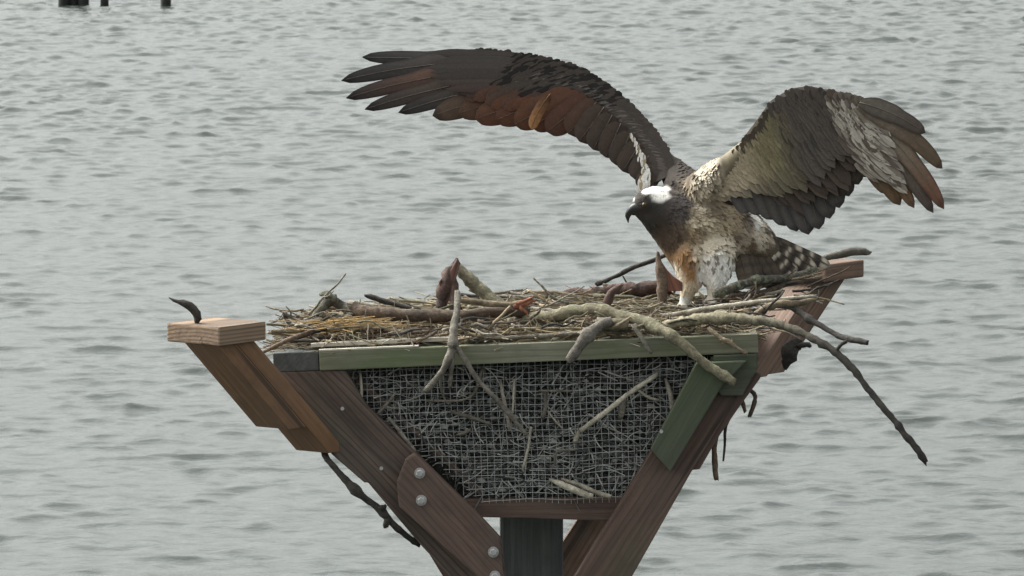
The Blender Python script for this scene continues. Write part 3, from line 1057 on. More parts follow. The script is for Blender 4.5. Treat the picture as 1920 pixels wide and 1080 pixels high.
# twigs dangling under the box
stick('twig', [[(1402, 728, 0.05, 4), (1415, 740, 0.05, 4), (1414, 758, 0.05, 4.5), (1405, 781, 0.05, 4)]], 'brown', 'bent brown twig hooked out under the rail beside the red leg', cat='twig')
stick('twig', [[(1388, 742, 0.05, 3.5), (1392, 755, 0.05, 4), (1397, 773, 0.05, 3.5)]], 'brown', 'tiny brown twig stub beside the bent twig under the rail', cat='twig')
stick('stick', [[(1346, 806, 0.05, 5), (1339, 830, 0.05, 5), (1340, 865, 0.05, 5.5), (1343, 899, 0.05, 5)]], 'brown', 'cut brown stick hanging straight down beside the red leg', jag=0.9)
stick('twig', [[(1368, 785, 0.05, 2), (1361, 800, 0.05, 2.8), (1359, 830, 0.05, 2.6), (1356, 864, 0.05, 2)]], 'dark', 'thin dark twig dangling beside the cut brown stick', cat='twig')
stick('branch', [[(605, 843, 0.03, 5), (618, 865, 0.0, 6), (642, 893, -0.02, 7), (664, 917, -0.03, 8), (690, 938, -0.03, 6.5), (715, 958, -0.03, 6.5), (740, 985, -0.02, 6), (762, 1003, -0.005, 6), (786, 1022, 0.03, 5)],
                 [(708, 954, -0.03, 4), (718, 952, -0.035, 3.5), (724, 947, -0.038, 2)], [(728, 970, -0.03, 5), (725, 980, -0.035, 4), (721, 990, -0.037, 2)]],
      'dark', 'dark knotty branch slanting down below the near perch arm', cat='branch', knots=6)
stick('bark_curl', [[(372, 603, -0.25, 8), (367, 590, -0.25, 9), (358, 577, -0.25, 9), (346, 571, -0.25, 7.5), (332, 566, -0.25, 5), (318, 559, -0.25, 1.5)]],
      'dark', 'curled dark bark scrap standing on the near perch cap', cat='bark', flat=0.9, rough=0.2)
# sticks threaded through the wire
stick('stick', [[(1088, 808, 0.015, 4.5), (1130, 776, 0.01, 5), (1180, 738, 0.01, 4.6), (1232, 702, 0.02, 4)]], 'pale', 'straight pale stick slanting across the front of the wire', wob=0.15)
stick('stick', [[(1087, 806, 0.02, 3.5), (1082, 818, 0.02, 4), (1078, 829, 0.02, 4.5)]], 'pale', 'pale stub at the lower end of the pale slanting stick')
for i, br in enumerate([
    [(938, 712, 0.03, 2.5), (945, 750, 0.025, 3.5), (956, 806, 0.03, 3.5)],
    [(964, 710, 0.03, 2.2), (963, 745, 0.03, 2.5), (961, 775, 0.03, 2)],
    [(1010, 733, 0.03, 2), (1040, 733, 0.025, 2.2), (1072, 733, 0.03, 2)],
    [(1022, 738, 0.03, 3), (1023, 765, 0.025, 4), (1018, 786, 0.03, 3.5)],
    [(1026, 770, 0.03, 2), (1040, 788, 0.025, 2), (1055, 804, 0.03, 1.8)],
    [(1248, 710, 0.03, 3), (1258, 745, 0.025, 5), (1263, 773, 0.03, 5.5)],
    [(706, 778, 0.03, 3), (725, 758, 0.025, 3.2), (742, 735, 0.03, 2)],
    [(676, 700, 0.03, 2.5), (678, 730, 0.025, 3), (677, 764, 0.03, 2.5)],
    [(845, 772, 0.03, 3), (880, 782, 0.025, 4), (920, 795, 0.03, 3)],
    [(1041, 873, 0.03, 3), (1042, 852, 0.025, 2.6), (1050, 846, 0.025, 2.2), (1085, 843, 0.03, 2)],
    [(980, 880, 0.035, 2.4), (990, 840, 0.03, 2.8), (996, 800, 0.035, 2.4)],
    [(855, 816, 0.03, 2), (868, 812, 0.028, 4), (882, 805, 0.03, 3)],
    [(1170, 748, 0.035, 6), (1166, 770, 0.03, 7), (1164, 785, 0.035, 4)],
    [(1195, 730, 0.035, 3), (1215, 745, 0.03, 3), (1235, 750, 0.035, 2)],
    [(905, 690, 0.035, 3), (880, 745, 0.03, 2.4), (800, 752, 0.035, 2)],
    [(728, 783, 0.02, 3), (755, 815, 0.015, 4), (779, 846, 0.01, 3.6)],
]):
    stick('stick', [br], ('grey_bark', 'pale', 'grey_bark')[i % 3], parent=nest, sides=6)
for nm, br, lb in (('splinter', [(1030, 899, 0.02, 3), (1055, 909, 0.01, 7), (1090, 924, 0.0, 7.5), (1112, 931, -0.005, 6)], 'pale flat splinter of wood resting at the foot of the wire'),
                   ('splinter', [(1052, 898, 0.03, 3), (1085, 909, 0.025, 5.5), (1120, 924, 0.01, 5.5), (1146, 931, 0.005, 4)], 'second pale splinter lying just behind the flat one at the foot of the wire')):
    stick(nm, [br], 'pale', lb, cat='splinter', flat=0.85, wob=0.05)
# laths on the rail top
for px0, py0, px1, py1, y, w, h, mt, lb in ((583, 648, 842, 636, 0.028, 0.022, 0.008, 'pale_wood', 'dry flat lath lying along the rail top under the straw'),
                                            (598, 657.5, 785, 649.5, 0.001, 0.016, 0.004, 'pale_wood', 'short pale lath strip along the front edge of the rail')):
    a, b = U(px0, py0, y), U(px1, py1, y)
    exx = (b - a).normalized()
    o = box('lath', a - EZ * h * 0.5, exx, Vector((0, 1, 0)), exx.cross(Vector((0, 1, 0))), ((b - a).length, w, h), M[mt], None, bev=0.001)
    tag(o, lb, 'lath')

# ------------------------------------------------------------------ the osprey
BO = U(1310, 572, 0.33)
bird = root('osprey', BO, 'brown and white osprey standing on the nest with both wings raised', 'bird')
BM = Matrix.Translation(BO)

D_BROWN = (0.042, 0.032, 0.026)
M_BROWN = (0.085, 0.062, 0.047)
RUFOUS = (0.15, 0.048, 0.02)
OCHRE = (0.27, 0.15, 0.068)
CREAM = (0.60, 0.53, 0.42)
WHITE = (0.80, 0.78, 0.74)
BUFF = (0.40, 0.32, 0.22)
GREYB = (0.065, 0.060, 0.056)
OLIVE = (0.17, 0.145, 0.085)


def lerp(a, b, t):
    return tuple(x + (y - x) * t for x, y in zip(a, b))


# body as one skin over chains of balls
CHAINS = [
    [(1198, 387, 0.375, 15), (1210, 381, 0.378, 25), (1226, 378, 0.382, 30), (1244, 388, 0.385, 37), (1266, 400, 0.39, 48), (1296, 415, 0.395, 62), (1330, 425, 0.40, 66), (1370, 438, 0.42, 60), (1408, 455, 0.45, 46), (1440, 476, 0.48, 26)],
    [(1200, 397, 0.378, 13), (1222, 404, 0.382, 24), (1250, 425, 0.388, 34), (1284, 452, 0.39, 46), (1308, 478, 0.39, 52)],
    [(1272, 352, 0.41, 30), (1300, 362, 0.40, 38), (1340, 385, 0.41, 50)],
    [(1300, 474, 0.375, 44), (1296, 505, 0.365, 31), (1292, 530, 0.355, 20), (1287, 553, 0.35, 13), (1281, 576, 0.345, 10)],
    [(1340, 468, 0.37, 44), (1344, 500, 0.36, 31), (1341, 528, 0.355, 20), (1337, 550, 0.35, 12), (1334, 566, 0.345, 10)],
    # wing bones, far then near
    [(1284, 352, 0.42, 36), (1246, 302, 0.48, 20), (1198, 236, 0.53, 13), (1118, 160, 0.58, 10), (1030, 128, 0.62, 9), (950, 116, 0.66, 6)],
    [(1316, 352, 0.37, 34), (1362, 312, 0.31, 22), (1425, 252, 0.235, 13), (1500, 188, 0.15, 9), (1560, 188, 0.12, 7), (1605, 196, 0.105, 6)],
]
# toes
TOES = []
for fx, fy in ((1281, 577), (1334, 567)):
    for dx, dy, dz in ((-26, 4, -0.01), (-17, 8, -0.04), (10, 9, -0.03), (18, -1, 0.03)):
        TOES.append([(fx, fy, 0.345, 8), (fx + dx * 0.5, fy - 1 + dy * 0.4, 0.345 + dz * 0.5, 6.5), (fx + dx, fy + dy, 0.345 + dz, 5)])


def build_body():
    bm = bmesh.new()
    for ch in CHAINS + TOES:
        P = [(*U(a, b, y), S(r, y)) for a, b, y, r in ch]
        L = sum((Vector(P[i][:3]) - Vector(P[i + 1][:3])).length for i in range(len(P) - 1))
        rm = min(p[3] for p in P)
        nn = max(8, int(L / (0.35 * max(rm, 0.008))))
        for q in catmull(P, nn):
            bmesh.ops.create_icosphere(bm, subdivisions=2, radius=q[3], matrix=Matrix.Translation(Vector(q[:3]) - BO))
    me = bpy.data.meshes.new('tmp')
    bm.to_mesh(me)
    bm.free()
    ob = bpy.data.objects.new('tmp', me)
    COL.objects.link(ob)
    md = ob.modifiers.new('r', 'REMESH')
    md.mode = 'VOXEL'
    md.voxel_size = 0.0042
    sm = ob.modifiers.new('s', 'SMOOTH')
    sm.factor = 0.5
    sm.iterations = 8
    bpy.context.view_layer.update()
    dg = bpy.context.evaluated_depsgraph_get()
    out = bpy.data.meshes.new_from_object(ob.evaluated_get(dg))
    bpy.data.objects.remove(ob)
    out.polygons.foreach_set('use_smooth', [True] * len(out.polygons))
    return out


# plumage patches: (centre, radius px, colour, strength); later entries win
PATCH = [((*c, y), r, col, k) for c, y, r, col, k in [
    ((1300, 420), 0.34, 90, BUFF, 0.6),
    ((1345, 395), 0.34, 55, BUFF, 0.9),
    ((1320, 400), 0.33, 40, M_BROWN, 0.35),
    ((1310, 445), 0.33, 45, (0.42, 0.36, 0.26), 0.9),
    ((1290, 470), 0.34, 52, (0.21, 0.135, 0.072), 0.7),
    ((1266, 482), 0.36, 38, (0.22, 0.13, 0.062), 0.8),
    ((1300, 505), 0.34, 40, (0.30, 0.165, 0.075), 0.8),
    ((1345, 480), 0.32, 48, CREAM, 1.0),
    ((1346, 512), 0.33, 42, WHITE, 1.0),
    ((1262, 516), 0.36, 30, CREAM, 0.8),
    ((1290, 548), 0.34, 26, (0.52, 0.44, 0.32), 0.9),
    ((1283, 570), 0.34, 18, (0.55, 0.55, 0.5), 1.0),
    ((1336, 556), 0.34, 22, (0.62, 0.56, 0.48), 1.0),
    ((1405, 455), 0.40, 55, (0.40, 0.33, 0.26), 0.9),
    ((1395, 490), 0.40, 45, (0.12, 0.095, 0.065), 1.0),
    ((1440, 490), 0.44, 40, (0.11, 0.088, 0.062), 1.0),
    ((1420, 435), 0.40, 30, CREAM, 0.8),
    ((1408, 415), 0.40, 20, WHITE, 0.9),
    ((1345, 335), 0.33, 48, (0.50, 0.44, 0.35), 0.9),
    ((1385, 300), 0.27, 40, (0.25, 0.215, 0.15), 0.9),
    ((1318, 372), 0.34, 30, (0.46, 0.40, 0.31), 0.8),
    ((1334, 392), 0.34, 16, (0.13, 0.10, 0.07), 0.6),
    ((1412, 424), 0.40, 11, (0.10, 0.055, 0.04), 0.9),
    ((1432, 432), 0.42, 11, (0.05, 0.048, 0.048), 0.9),
    ((1404, 455), 0.38, 12, (0.14, 0.085, 0.05), 0.8),
    # dark neck and back, breast band
    ((1272, 332), 0.44, 50, (0.034, 0.026, 0.021), 1.0),
    ((1258, 395), 0.36, 46, (0.038, 0.032, 0.030), 1.0),
    ((1268, 360), 0.40, 34, (0.034, 0.026, 0.022), 1.0),
    ((1235, 415), 0.37, 36, (0.034, 0.027, 0.023), 1.0),
    ((1256, 444), 0.36, 32, (0.052, 0.036, 0.026), 0.9),
    ((1276, 428), 0.35, 24, (0.075, 0.055, 0.042), 0.8),
    ((1205, 405), 0.37, 26, (0.034, 0.032, 0.031), 1.0),
    ((1210, 385), 0.36, 26, (0.040, 0.034, 0.031), 1.0),
    ((1196, 372), 0.375, 16, (0.055, 0.047, 0.042), 0.9),
    ((1238, 364), 0.352, 19, WHITE, 1.2),
    ((1236, 358), 0.375, 22, WHITE, 1.2),
    ((1212, 358), 0.366, 10, WHITE, 1.0),
    ((1184, 372), 0.37, 7, WHITE, 0.9),
    ((1227, 395), 0.345, 17, (0.036, 0.032, 0.030), 1.0),
]]
PATCH = [(U(c[0], c[1], c[2]), S(r), col, k) for c, r, col, k in PATCH]


def body_col(w):
    c = lerp(D_BROWN, M_BROWN, 0.3)
    for ctr, r, col, k in PATCH:
        j = 0.25 * mnoise.noise(w * 55 + Vector((r * 99, 0, 0)))
        d = (w - ctr).length / r + j
        f = max(0.0, min(1.0, (1.12 - d) / 0.35)) * min(1, k)
        c = lerp(c, col, f)
    return c


body_me = build_body()
bn = len(body_me.vertices)
bco = np.zeros(bn * 3, np.float32)
body_me.vertices.foreach_get('co', bco)
bco = bco.reshape(-1, 3)
WBX = U(1240, 0, 0.4).x


def full_col(w):
    return body_col(w)


set_cols(body_me, [full_col(Vector(v) + BO) for v in bco])
link('body', body_me, M['feather'], bird, BM)


# feather blades
def blade(vs, fs, cols, base, tip, width, nrm, colf, camber=0.12, sweep=0.0, segs=9, across=4, point=0.5, wbase=0.45, lift=0.0, emarg=0.0):
    """A vane from base to tip. nrm: outward side; colf(t, s) -> colour."""
    ax = tip - base
    L = ax.length
    ax.normalize()
    nrm = (nrm - ax * nrm.dot(ax)).normalized()
    sd = ax.cross(nrm)
    k0 = len(vs)
    for i in range(segs + 1):
        t = i / segs
        if t < 0.25:
            w = wbase + (1 - wbase) * math.sin(t / 0.25 * math.pi / 2)
        else:
            w = 1.0
        tt = max(0.0, (t - (1 - point)) / point)
        w *= math.sqrt(max(0.0, 1 - tt ** 2.6)) if tt < 1 else 0.02
        if emarg:                                  # outer primaries narrow towards the tip
            q = max(0.0, min(1.0, (t - 0.45) / 0.2))
            w *= 1 - emarg * q * q * (3 - 2 * q)
        w = max(w, 0.03) * width * 0.5
        c = base + ax * (L * t) + sd * (sweep * L * 4 * t * (1 - t)) + nrm * (lift * L * (t * t - t))
        for j in range(across + 1):
            s = j / across * 2 - 1
            vs.append(c + sd * (w * s) - nrm * (camber * w * s * s))
            cols.append(colf(t, s))
    for i in range(segs):
        for j in range(across):
            a = k0 + i * (across + 1) + j
            fs.append((a, a + 1, a + across + 2, a + across + 1))


def feather_obj(name, parent, base, tip, width, nrm, colf, shaft=(0.10, 0.085, 0.07), **kw):
    vs, fs, cols = [], [], []
    blade(vs, fs, cols, base, tip, width, nrm, colf, segs=22, across=6, **kw)
    # raised shaft
    k = len(vs)
    sd = (tip - base).normalized().cross(nrm).normalized()
    L = (tip - base).length
    sw = kw.get('sweep', 0)
    lf = kw.get('lift', 0)
    for sg in (1, -1):
        P = []
        for i in range(9):
            t = 0.97 * i / 8
            P.append(base + (tip - base) * t + sd * (sw * L * 4 * t * (1 - t)) + nrm * (lf * L * (t * t - t)) + nrm * (0.0006 * sg))
        tube(vs, fs, P, [0.0013 * (1 - 0.75 * i / 8) for i in range(9)], 5)
    cols.extend([shaft] * (len(vs) - k))
    me = mesh_from([v - base for v in vs], fs, name, True)
    set_cols(me, cols)
    return link(name, me, M['feather'], parent, Matrix.Translation(base))


def interp(st, u):
    u = max(0.0, min(0.9999, u)) * (len(st) - 1)
    i = int(u)
    f = u - i
    return [a + (b - a) * f for a, b in zip(st[i], st[i + 1])]


rngb = random.Random(31)


def wing_membrane(vs, fs, cols, st, vmax, thick, colf, nu=60, nv=12):
    """Closed aerofoil over stations st = (lx, ly, ldepth, tx, ty, tdepth)."""
    for side in (-1, 1):
        k0 = len(vs)
        for i in range(nu + 1):
            u = i / nu
            s = interp(st, u)
            le, te = U(s[0], s[1], s[2]), U(s[3], s[4], s[5])
            for j in range(nv + 1):
                v = j / nv
                q = le + (te - le) * (v * vmax)
                h = thick * (1 - 0.75 * u) * (math.sqrt(v + 0.004) * (1 - v) * 2.2)
                vs.append(q + Vector((0, side * h, 0)))
                cols.append(colf(u, v * vmax, side))
        for i in range(nu):
            for j in range(nv):
                a = k0 + i * (nv + 1) + j
                f = (a, a + 1, a + nv + 2, a + nv + 1)
                fs.append(f if side > 0 else f[::-1])


def coverts(vs, fs, cols, st, rows, side, colf, ubase=0.0, umax=1.0, slant=0.25, off=0.006, jit=1.0):
    """rows: (v, length in chords, width m, count)"""
    for v, ln, wd, cnt in rows:
        for i in range(cnt):
            u = ubase + (umax - ubase) * (i + 0.5 + rngb.uniform(-0.4, 0.4) * jit) / cnt
            s = interp(st, u)
            le, te = U(s[0], s[1], s[2]), U(s[3], s[4], s[5])
            s2 = interp(st, min(1, u + 0.03))
            span = (U(s2[0], s2[1], s2[2]) - le)
            if span.length > 1e-6:
                span.normalize()
            ch = te - le
            vv = v + rngb.uniform(-0.03, 0.03) * jit
            b = le + ch * vv
            d = (ch.normalized() + span * (slant + 0.5 * u * slant + rngb.uniform(-0.12, 0.12) * jit)).normalized()
            n = Vector((0, side, 0))
            L = ln * ch.length * rngb.uniform(0.85, 1.1)
            o = n * (off * (1.15 - vv) * (1 - 0.8 * u) + rngb.uniform(0, 0.0006))
            c0 = colf(u, vv + 0.5 * ln, side)
            k = rngb.uniform(0.95, 1.05)
            c0 = tuple(x * k for x in c0)
            blade(vs, fs, cols, b + o + n * 0.001, b + d * L + o * 0.85 + n * 0.0012, wd, n,
                  lambda t, sx, c0=c0: tuple(x * (0.97 + 0.06 * (abs(sx) > 0.8) - 0.08 * (t > 0.9)) for x in c0),
                  camber=0.08, segs=5, across=2, point=0.6)


# ---- far wing: upper side towards the camera
FAR = [(1266, 322, 0.44, 1200, 356, 0.42), (1256, 283, 0.46, 1182, 328, 0.44), (1228, 240, 0.49, 1152, 302, 0.47), (1187, 196, 0.52, 1118, 276, 0.50),
       (1140, 156, 0.55, 1076, 255, 0.53), (1088, 125, 0.58, 1020, 241, 0.56), (1022, 107, 0.61, 950, 231, 0.59), (952, 96, 0.64, 884, 212, 0.63), (895, 91, 0.665, 850, 178, 0.665)]


def far_col(u, v, side):
    w = Vector((u * 9, v * 5, 2.0))
    nz = mnoise.noise(w * 2.2)
    c = lerp((0.052, 0.046, 0.043), (0.068, 0.052, 0.043), 0.5 + 0.5 * nz)
    if v > 0.55 and 0.35 < u < 0.9:
        f = min(1, (v - 0.55) / 0.25) * max(0.0, min(1, 0.65 + 0.8 * mnoise.noise(w * 3.1 + Vector((4, 0, 0)))))
        c = lerp(c, RUFOUS, 0.75 * f)
    if 0.4 < u < 0.9 and v < 0.7 and mnoise.noise(w * 4.5) > 0.02:
        c = lerp(c, (0.012, 0.011, 0.011), 0.85)
    if u < 0.35 and 0.6 < v:
        c = lerp(c, (0.055, 0.036, 0.027), 0.7)
    return c


vs, fs, cols = [], [], []
wing_membrane(vs, fs, cols, FAR, 0.72, 0.020, far_col)
coverts(vs, fs, cols, FAR, [(0.62, 0.32, 0.026, 44), (0.52, 0.28, 0.022, 60), (0.43, 0.26, 0.020, 66), (0.34, 0.24, 0.018, 74), (0.26, 0.22, 0.016, 80), (0.19, 0.20, 0.015, 86), (0.12, 0.18, 0.014, 92), (0.06, 0.17, 0.013, 96), (0.01, 0.16, 0.012, 100)], -1, far_col, slant=0.95, umax=0.99, off=0.014)
coverts(vs, fs, cols, FAR, [(0.5, 0.35, 0.03, 34), (0.3, 0.35, 0.028, 40), (0.12, 0.3, 0.024, 46), (0.04, 0.22, 0.016, 64)], 1, lambda u, v, s: lerp(CREAM, M_BROWN, 0.4 + 0.4 * mnoise.noise(Vector((u * 20, v * 12, 0)))), slant=0.5, umax=0.97, off=0.014)
for i in range(26):                      # long primary coverts running out over the quills
    t = i / 25
    p0 = interp([(965, 104), (972, 120), (985, 140), (1000, 160), (1020, 178), (1045, 190)], t)
    p1 = interp([(800, 100), (795, 118), (800, 140), (825, 162), (870, 185), (940, 208)], t)
    k = rngb.uniform(0.85, 1.1)
    f = rngb.uniform(0.0, 0.25)
    e = (p1[0] + (p0[0] - p1[0]) * f, p1[1] + (p0[1] - p1[1]) * f)
    cc = lerp(tuple(x * k for x in (0.054, 0.046, 0.043)), RUFOUS, 0.45 * max(0, t - 0.35))
    blade(vs, fs, cols, U(p0[0], p0[1], 0.625 - 0.03 * t), U(e[0], e[1], 0.675 - 0.05 * t), S(17), Vector((0, -1, 0.1)), lambda a, s, cc=cc: tuple(x * (1 - 0.2 * (abs(s) > 0.8)) for x in cc), camber=0.1, segs=7, across=2, point=0.4)
me = mesh_from([v - BO for v in vs], fs, 'wing', True)
set_cols(me, cols)
far_wing = link('wing', me, M['feather'], bird, BM)
far_wing['label'] = 'dark brown upper side of the wing stretched over the water'


def far_prim(edge, mid, dk=0.5):
    def f(t, s):
        c = lerp(mid, edge, max(0, (t - 0.55) / 0.45))
        if abs(s) > 0.85 or t > 0.95:
            c = tuple(x * dk for x in c)
        k = 1 + 0.18 * mnoise.noise(Vector((t * 14, s * 3, mid[0] * 90)))
        return tuple(x * k for x in c)
    return f


NF = Vector((0.05, -1, 0.12)).normalized()
DK = (0.022, 0.021, 0.022)
fl = [  # base, tip, width px, colour, sweep
    ((1000, 124), (679, 107), 44, (0.050, 0.044, 0.043), -0.012),
    ((968, 116), (640, 151), 48, (0.058, 0.050, 0.047), -0.04),
    ((980, 128), (649, 184), 48, (0.105, 0.060, 0.045), -0.04),
    ((992, 140), (684, 205), 46, (0.075, 0.055, 0.046), -0.035),
    ((1006, 150), (747, 211), 46, (0.060, 0.050, 0.044), -0.03),
    ((1020, 158), (811, 217), 46, (0.085, 0.055, 0.040), -0.02),
    ((1034, 165), (856, 216), 44, (0.085, 0.045, 0.028), -0.01),
    ((1046, 170), (893, 221), 46, (0.095, 0.042, 0.024), 0.0),
    ((1060, 174), (930, 229), 46, (0.09, 0.038, 0.022), 0.0),
    ((1074, 176), (965, 237), 46, (0.095, 0.04, 0.022), 0.0),
    ((1090, 180), (998, 241), 44, (0.09, 0.04, 0.024), 0.0),
    ((1104, 186), (1030, 245), 44, (0.085, 0.04, 0.027), 0.0),
    ((1118, 192), (1060, 251), 44, (0.085, 0.048, 0.034), 0.0),
    ((1132, 202), (1090, 262), 42, (0.070, 0.048, 0.038), 0.0),
    ((1148, 216), (1116, 278), 42, (0.062, 0.045, 0.036), 0.0),
    ((1164, 232), (1136, 292), 40, (0.060, 0.042, 0.034), 0.0),
    ((1182, 250), (1155, 307), 40, (0.056, 0.040, 0.032), 0.0),
    ((1200, 270), (1172, 324), 38, (0.054, 0.038, 0.030), 0.0),
    ((1216, 292), (1186, 340), 36, (0.052, 0.037, 0.030), 0.0),
    ((1228, 312), (1198, 356), 34, (0.050, 0.036, 0.029), 0.0),
]
for i, (b, t, w, c, sw) in enumerate(fl):
    tt = i / (len(fl) - 1)
    yb = 0.665 - 0.20 * tt
    yt = 0.80 - 0.36 * tt ** 0.8
    if i > 5:
        t = (t[0] + rngb.uniform(-6, 6), t[1] + rngb.uniform(-5, 4))
        w += 8
    feather_obj('primary_feather' if i < 10 else 'secondary_feather', far_wing, U(b[0], b[1], yb - 0.0016 * i), U(t[0], t[1], yt - 0.0016 * i), S(w, yb), NF,
                far_prim(tuple(x * 0.85 for x in c) if i > 4 else DK, c, 0.5 if i < 6 else 0.85), sweep=-sw * 0.85, camber=0.1, point=0.34 if i < 6 else 0.4, lift=0.04, wbase=0.5, emarg=0.36 if i < 5 else 0.0)
feather_obj('secondary_feather', far_wing, U(1032, 176, 0.535), U(996, 242, 0.545), S(22), NF, lambda t, s: lerp((0.075, 0.038, 0.025), (0.33, 0.17, 0.075), max(0, min(1, 1.3 * t - 0.25 * abs(s) + 0.35 * mnoise.noise(Vector((t * 9, s * 3, 2)))))), shaft=(0.15, 0.075, 0.04), camber=0.2, point=0.3, wbase=0.1, sweep=0.05)
# pale fringe along the inner edge of the far wing (under feathers showing)
vs, fs, cols = [], [], []
for i in range(120):
    t = rngb.random() ** 1.4
    p = interp([(1206, 345), (1212, 318), (1205, 292), (1194, 268), (1182, 250)], t)
    y = 0.405 + 0.06 * t
    b = U(p[0] + rngb.gauss(0, 4.5) * (1.15 - t), p[1] + rngb.uniform(-4, 4), y)
    d = Vector((rngb.uniform(-0.3, 0.1), rngb.uniform(-0.2, 0), -1)).normalized()
    blade(vs, fs, cols, b, b + d * S(13 * (1.2 - 0.7 * t)), S(4.0 * (1.25 - 0.8 * t)), Vector((0, -1, 0)), lambda a, s, kk=(WHITE if rngb.random() < 0.72 else BUFF): kk, segs=4, across=2, point=0.7)
me = mesh_from([v - BO for v in vs], fs, 'down', True)
set_cols(me, cols)
tag(link('white_down', me, M['feather'], far_wing, BM), kind='stuff')

# ---- near wing: underside towards the camera
NEAR = [(1300, 332, 0.37, 1392, 402, 0.34), (1345, 308, 0.32, 1424, 400, 0.30), (1385, 270, 0.27, 1460, 416, 0.26), (1415, 231, 0.23, 1490, 434, 0.22), (1446, 188, 0.19, 1520, 438, 0.19),
        (1482, 166, 0.16, 1552, 418, 0.16), (1516, 161, 0.135, 1586, 376, 0.14), (1556, 169, 0.115, 1622, 338, 0.12), (1600, 177, 0.10, 1648, 345, 0.105), (1640, 190, 0.09, 1690, 375, 0.10)]


def near_col(u, v, side):
    w = Vector((u * 11, v * 6, 7.0))
    nz = 0.5 + 0.5 * mnoise.noise(w * 2.0)
    fine = mnoise.noise(w * 5.0)
    if side > 0:
        return lerp(D_BROWN, M_BROWN, nz)
    # wing lining: pale near the body and leading edge, olive brown, dark wrist
    if u < 0.42:
        c = lerp(lerp(CREAM, BUFF, 0.7), OLIVE, min(1, max(0, (u - 0.10) / 0.24 + 0.4 * fine)))
        if v < 0.10:
            c = lerp(c, D_BROWN, 0.85)
        if v > 0.5:
            c = lerp(c, (0.085, 0.075, 0.062), min(1, (v - 0.5) / 0.12))
    elif u < 0.74:
        c = lerp((0.070, 0.062, 0.057), (0.095, 0.075, 0.062), nz)
        if u < 0.52 and v > 0.12:
            c = lerp(c, OLIVE, (0.52 - u) / 0.10 * 0.7)
        if fine > 0.3:
            c = tuple(x * 0.6 for x in c)
    else:
        c = lerp((0.46, 0.42, 0.36), (0.11, 0.085, 0.07), min(1, max(0, 0.45 + 1.9 * mnoise.noise(Vector((u * 90, v * 22, 3.3))))))
        if v < 0.12:
            c = lerp(c, M_BROWN, 0.8)
    return c


vs, fs, cols = [], [], []
wing_membrane(vs, fs, cols, NEAR, 0.62, 0.022, near_col)
coverts(vs, fs, cols, NEAR, [(0.44, 0.24, 0.026, 50), (0.36, 0.20, 0.025, 54), (0.29, 0.18, 0.021, 64), (0.22, 0.16, 0.019, 70), (0.16, 0.14, 0.017, 76), (0.10, 0.12, 0.015, 82), (0.05, 0.11, 0.013, 90), (0.015, 0.09, 0.011, 98)], -1, near_col, slant=0.25, umax=0.95, off=0.016)
coverts(vs, fs, cols, NEAR, [(0.80, 0.26, 0.013, 30), (0.68, 0.26, 0.013, 34), (0.56, 0.26, 0.013, 36), (0.44, 0.24, 0.012, 36), (0.34, 0.22, 0.012, 36), (0.22, 0.2, 0.011, 36)], -1, near_col, slant=0.8, ubase=0.76, umax=0.98, off=0.02)
coverts(vs, fs, cols, NEAR, [(0.5, 0.35, 0.03, 34), (0.3, 0.3, 0.028, 40), (0.12, 0.25, 0.024, 46), (0.03, 0.15, 0.016, 64)], 1, near_col, slant=0.3, umax=0.97, off=0.014)
me = mesh_from([v - BO for v in vs], fs, 'wing', True)
set_cols(me, cols)
near_wing = link('wing', me, M['feather'], bird, BM)
near_wing['label'] = 'mottled pale underside of the wing raised behind the bird'


def near_prim(base_c, tip_c, pale=0.0):
    def f(t, s):
        c = lerp(base_c, tip_c, max(0, min(1, (t - 0.35) / 0.5)))
        if t < 0.6 and pale:
            c = lerp(c, (0.36, 0.33, 0.28), pale * (0.5 + 0.5 * math.sin(t * 55)) * (1 - t / 0.6))
        if t > 0.93 or abs(s) > 0.9:
            c = tuple(x * 0.55 for x in c)
        k = 1 + 0.2 * mnoise.noise(Vector((t * 14, s * 4, base_c[0] * 70)))
        return tuple(x * k for x in c)
    return f


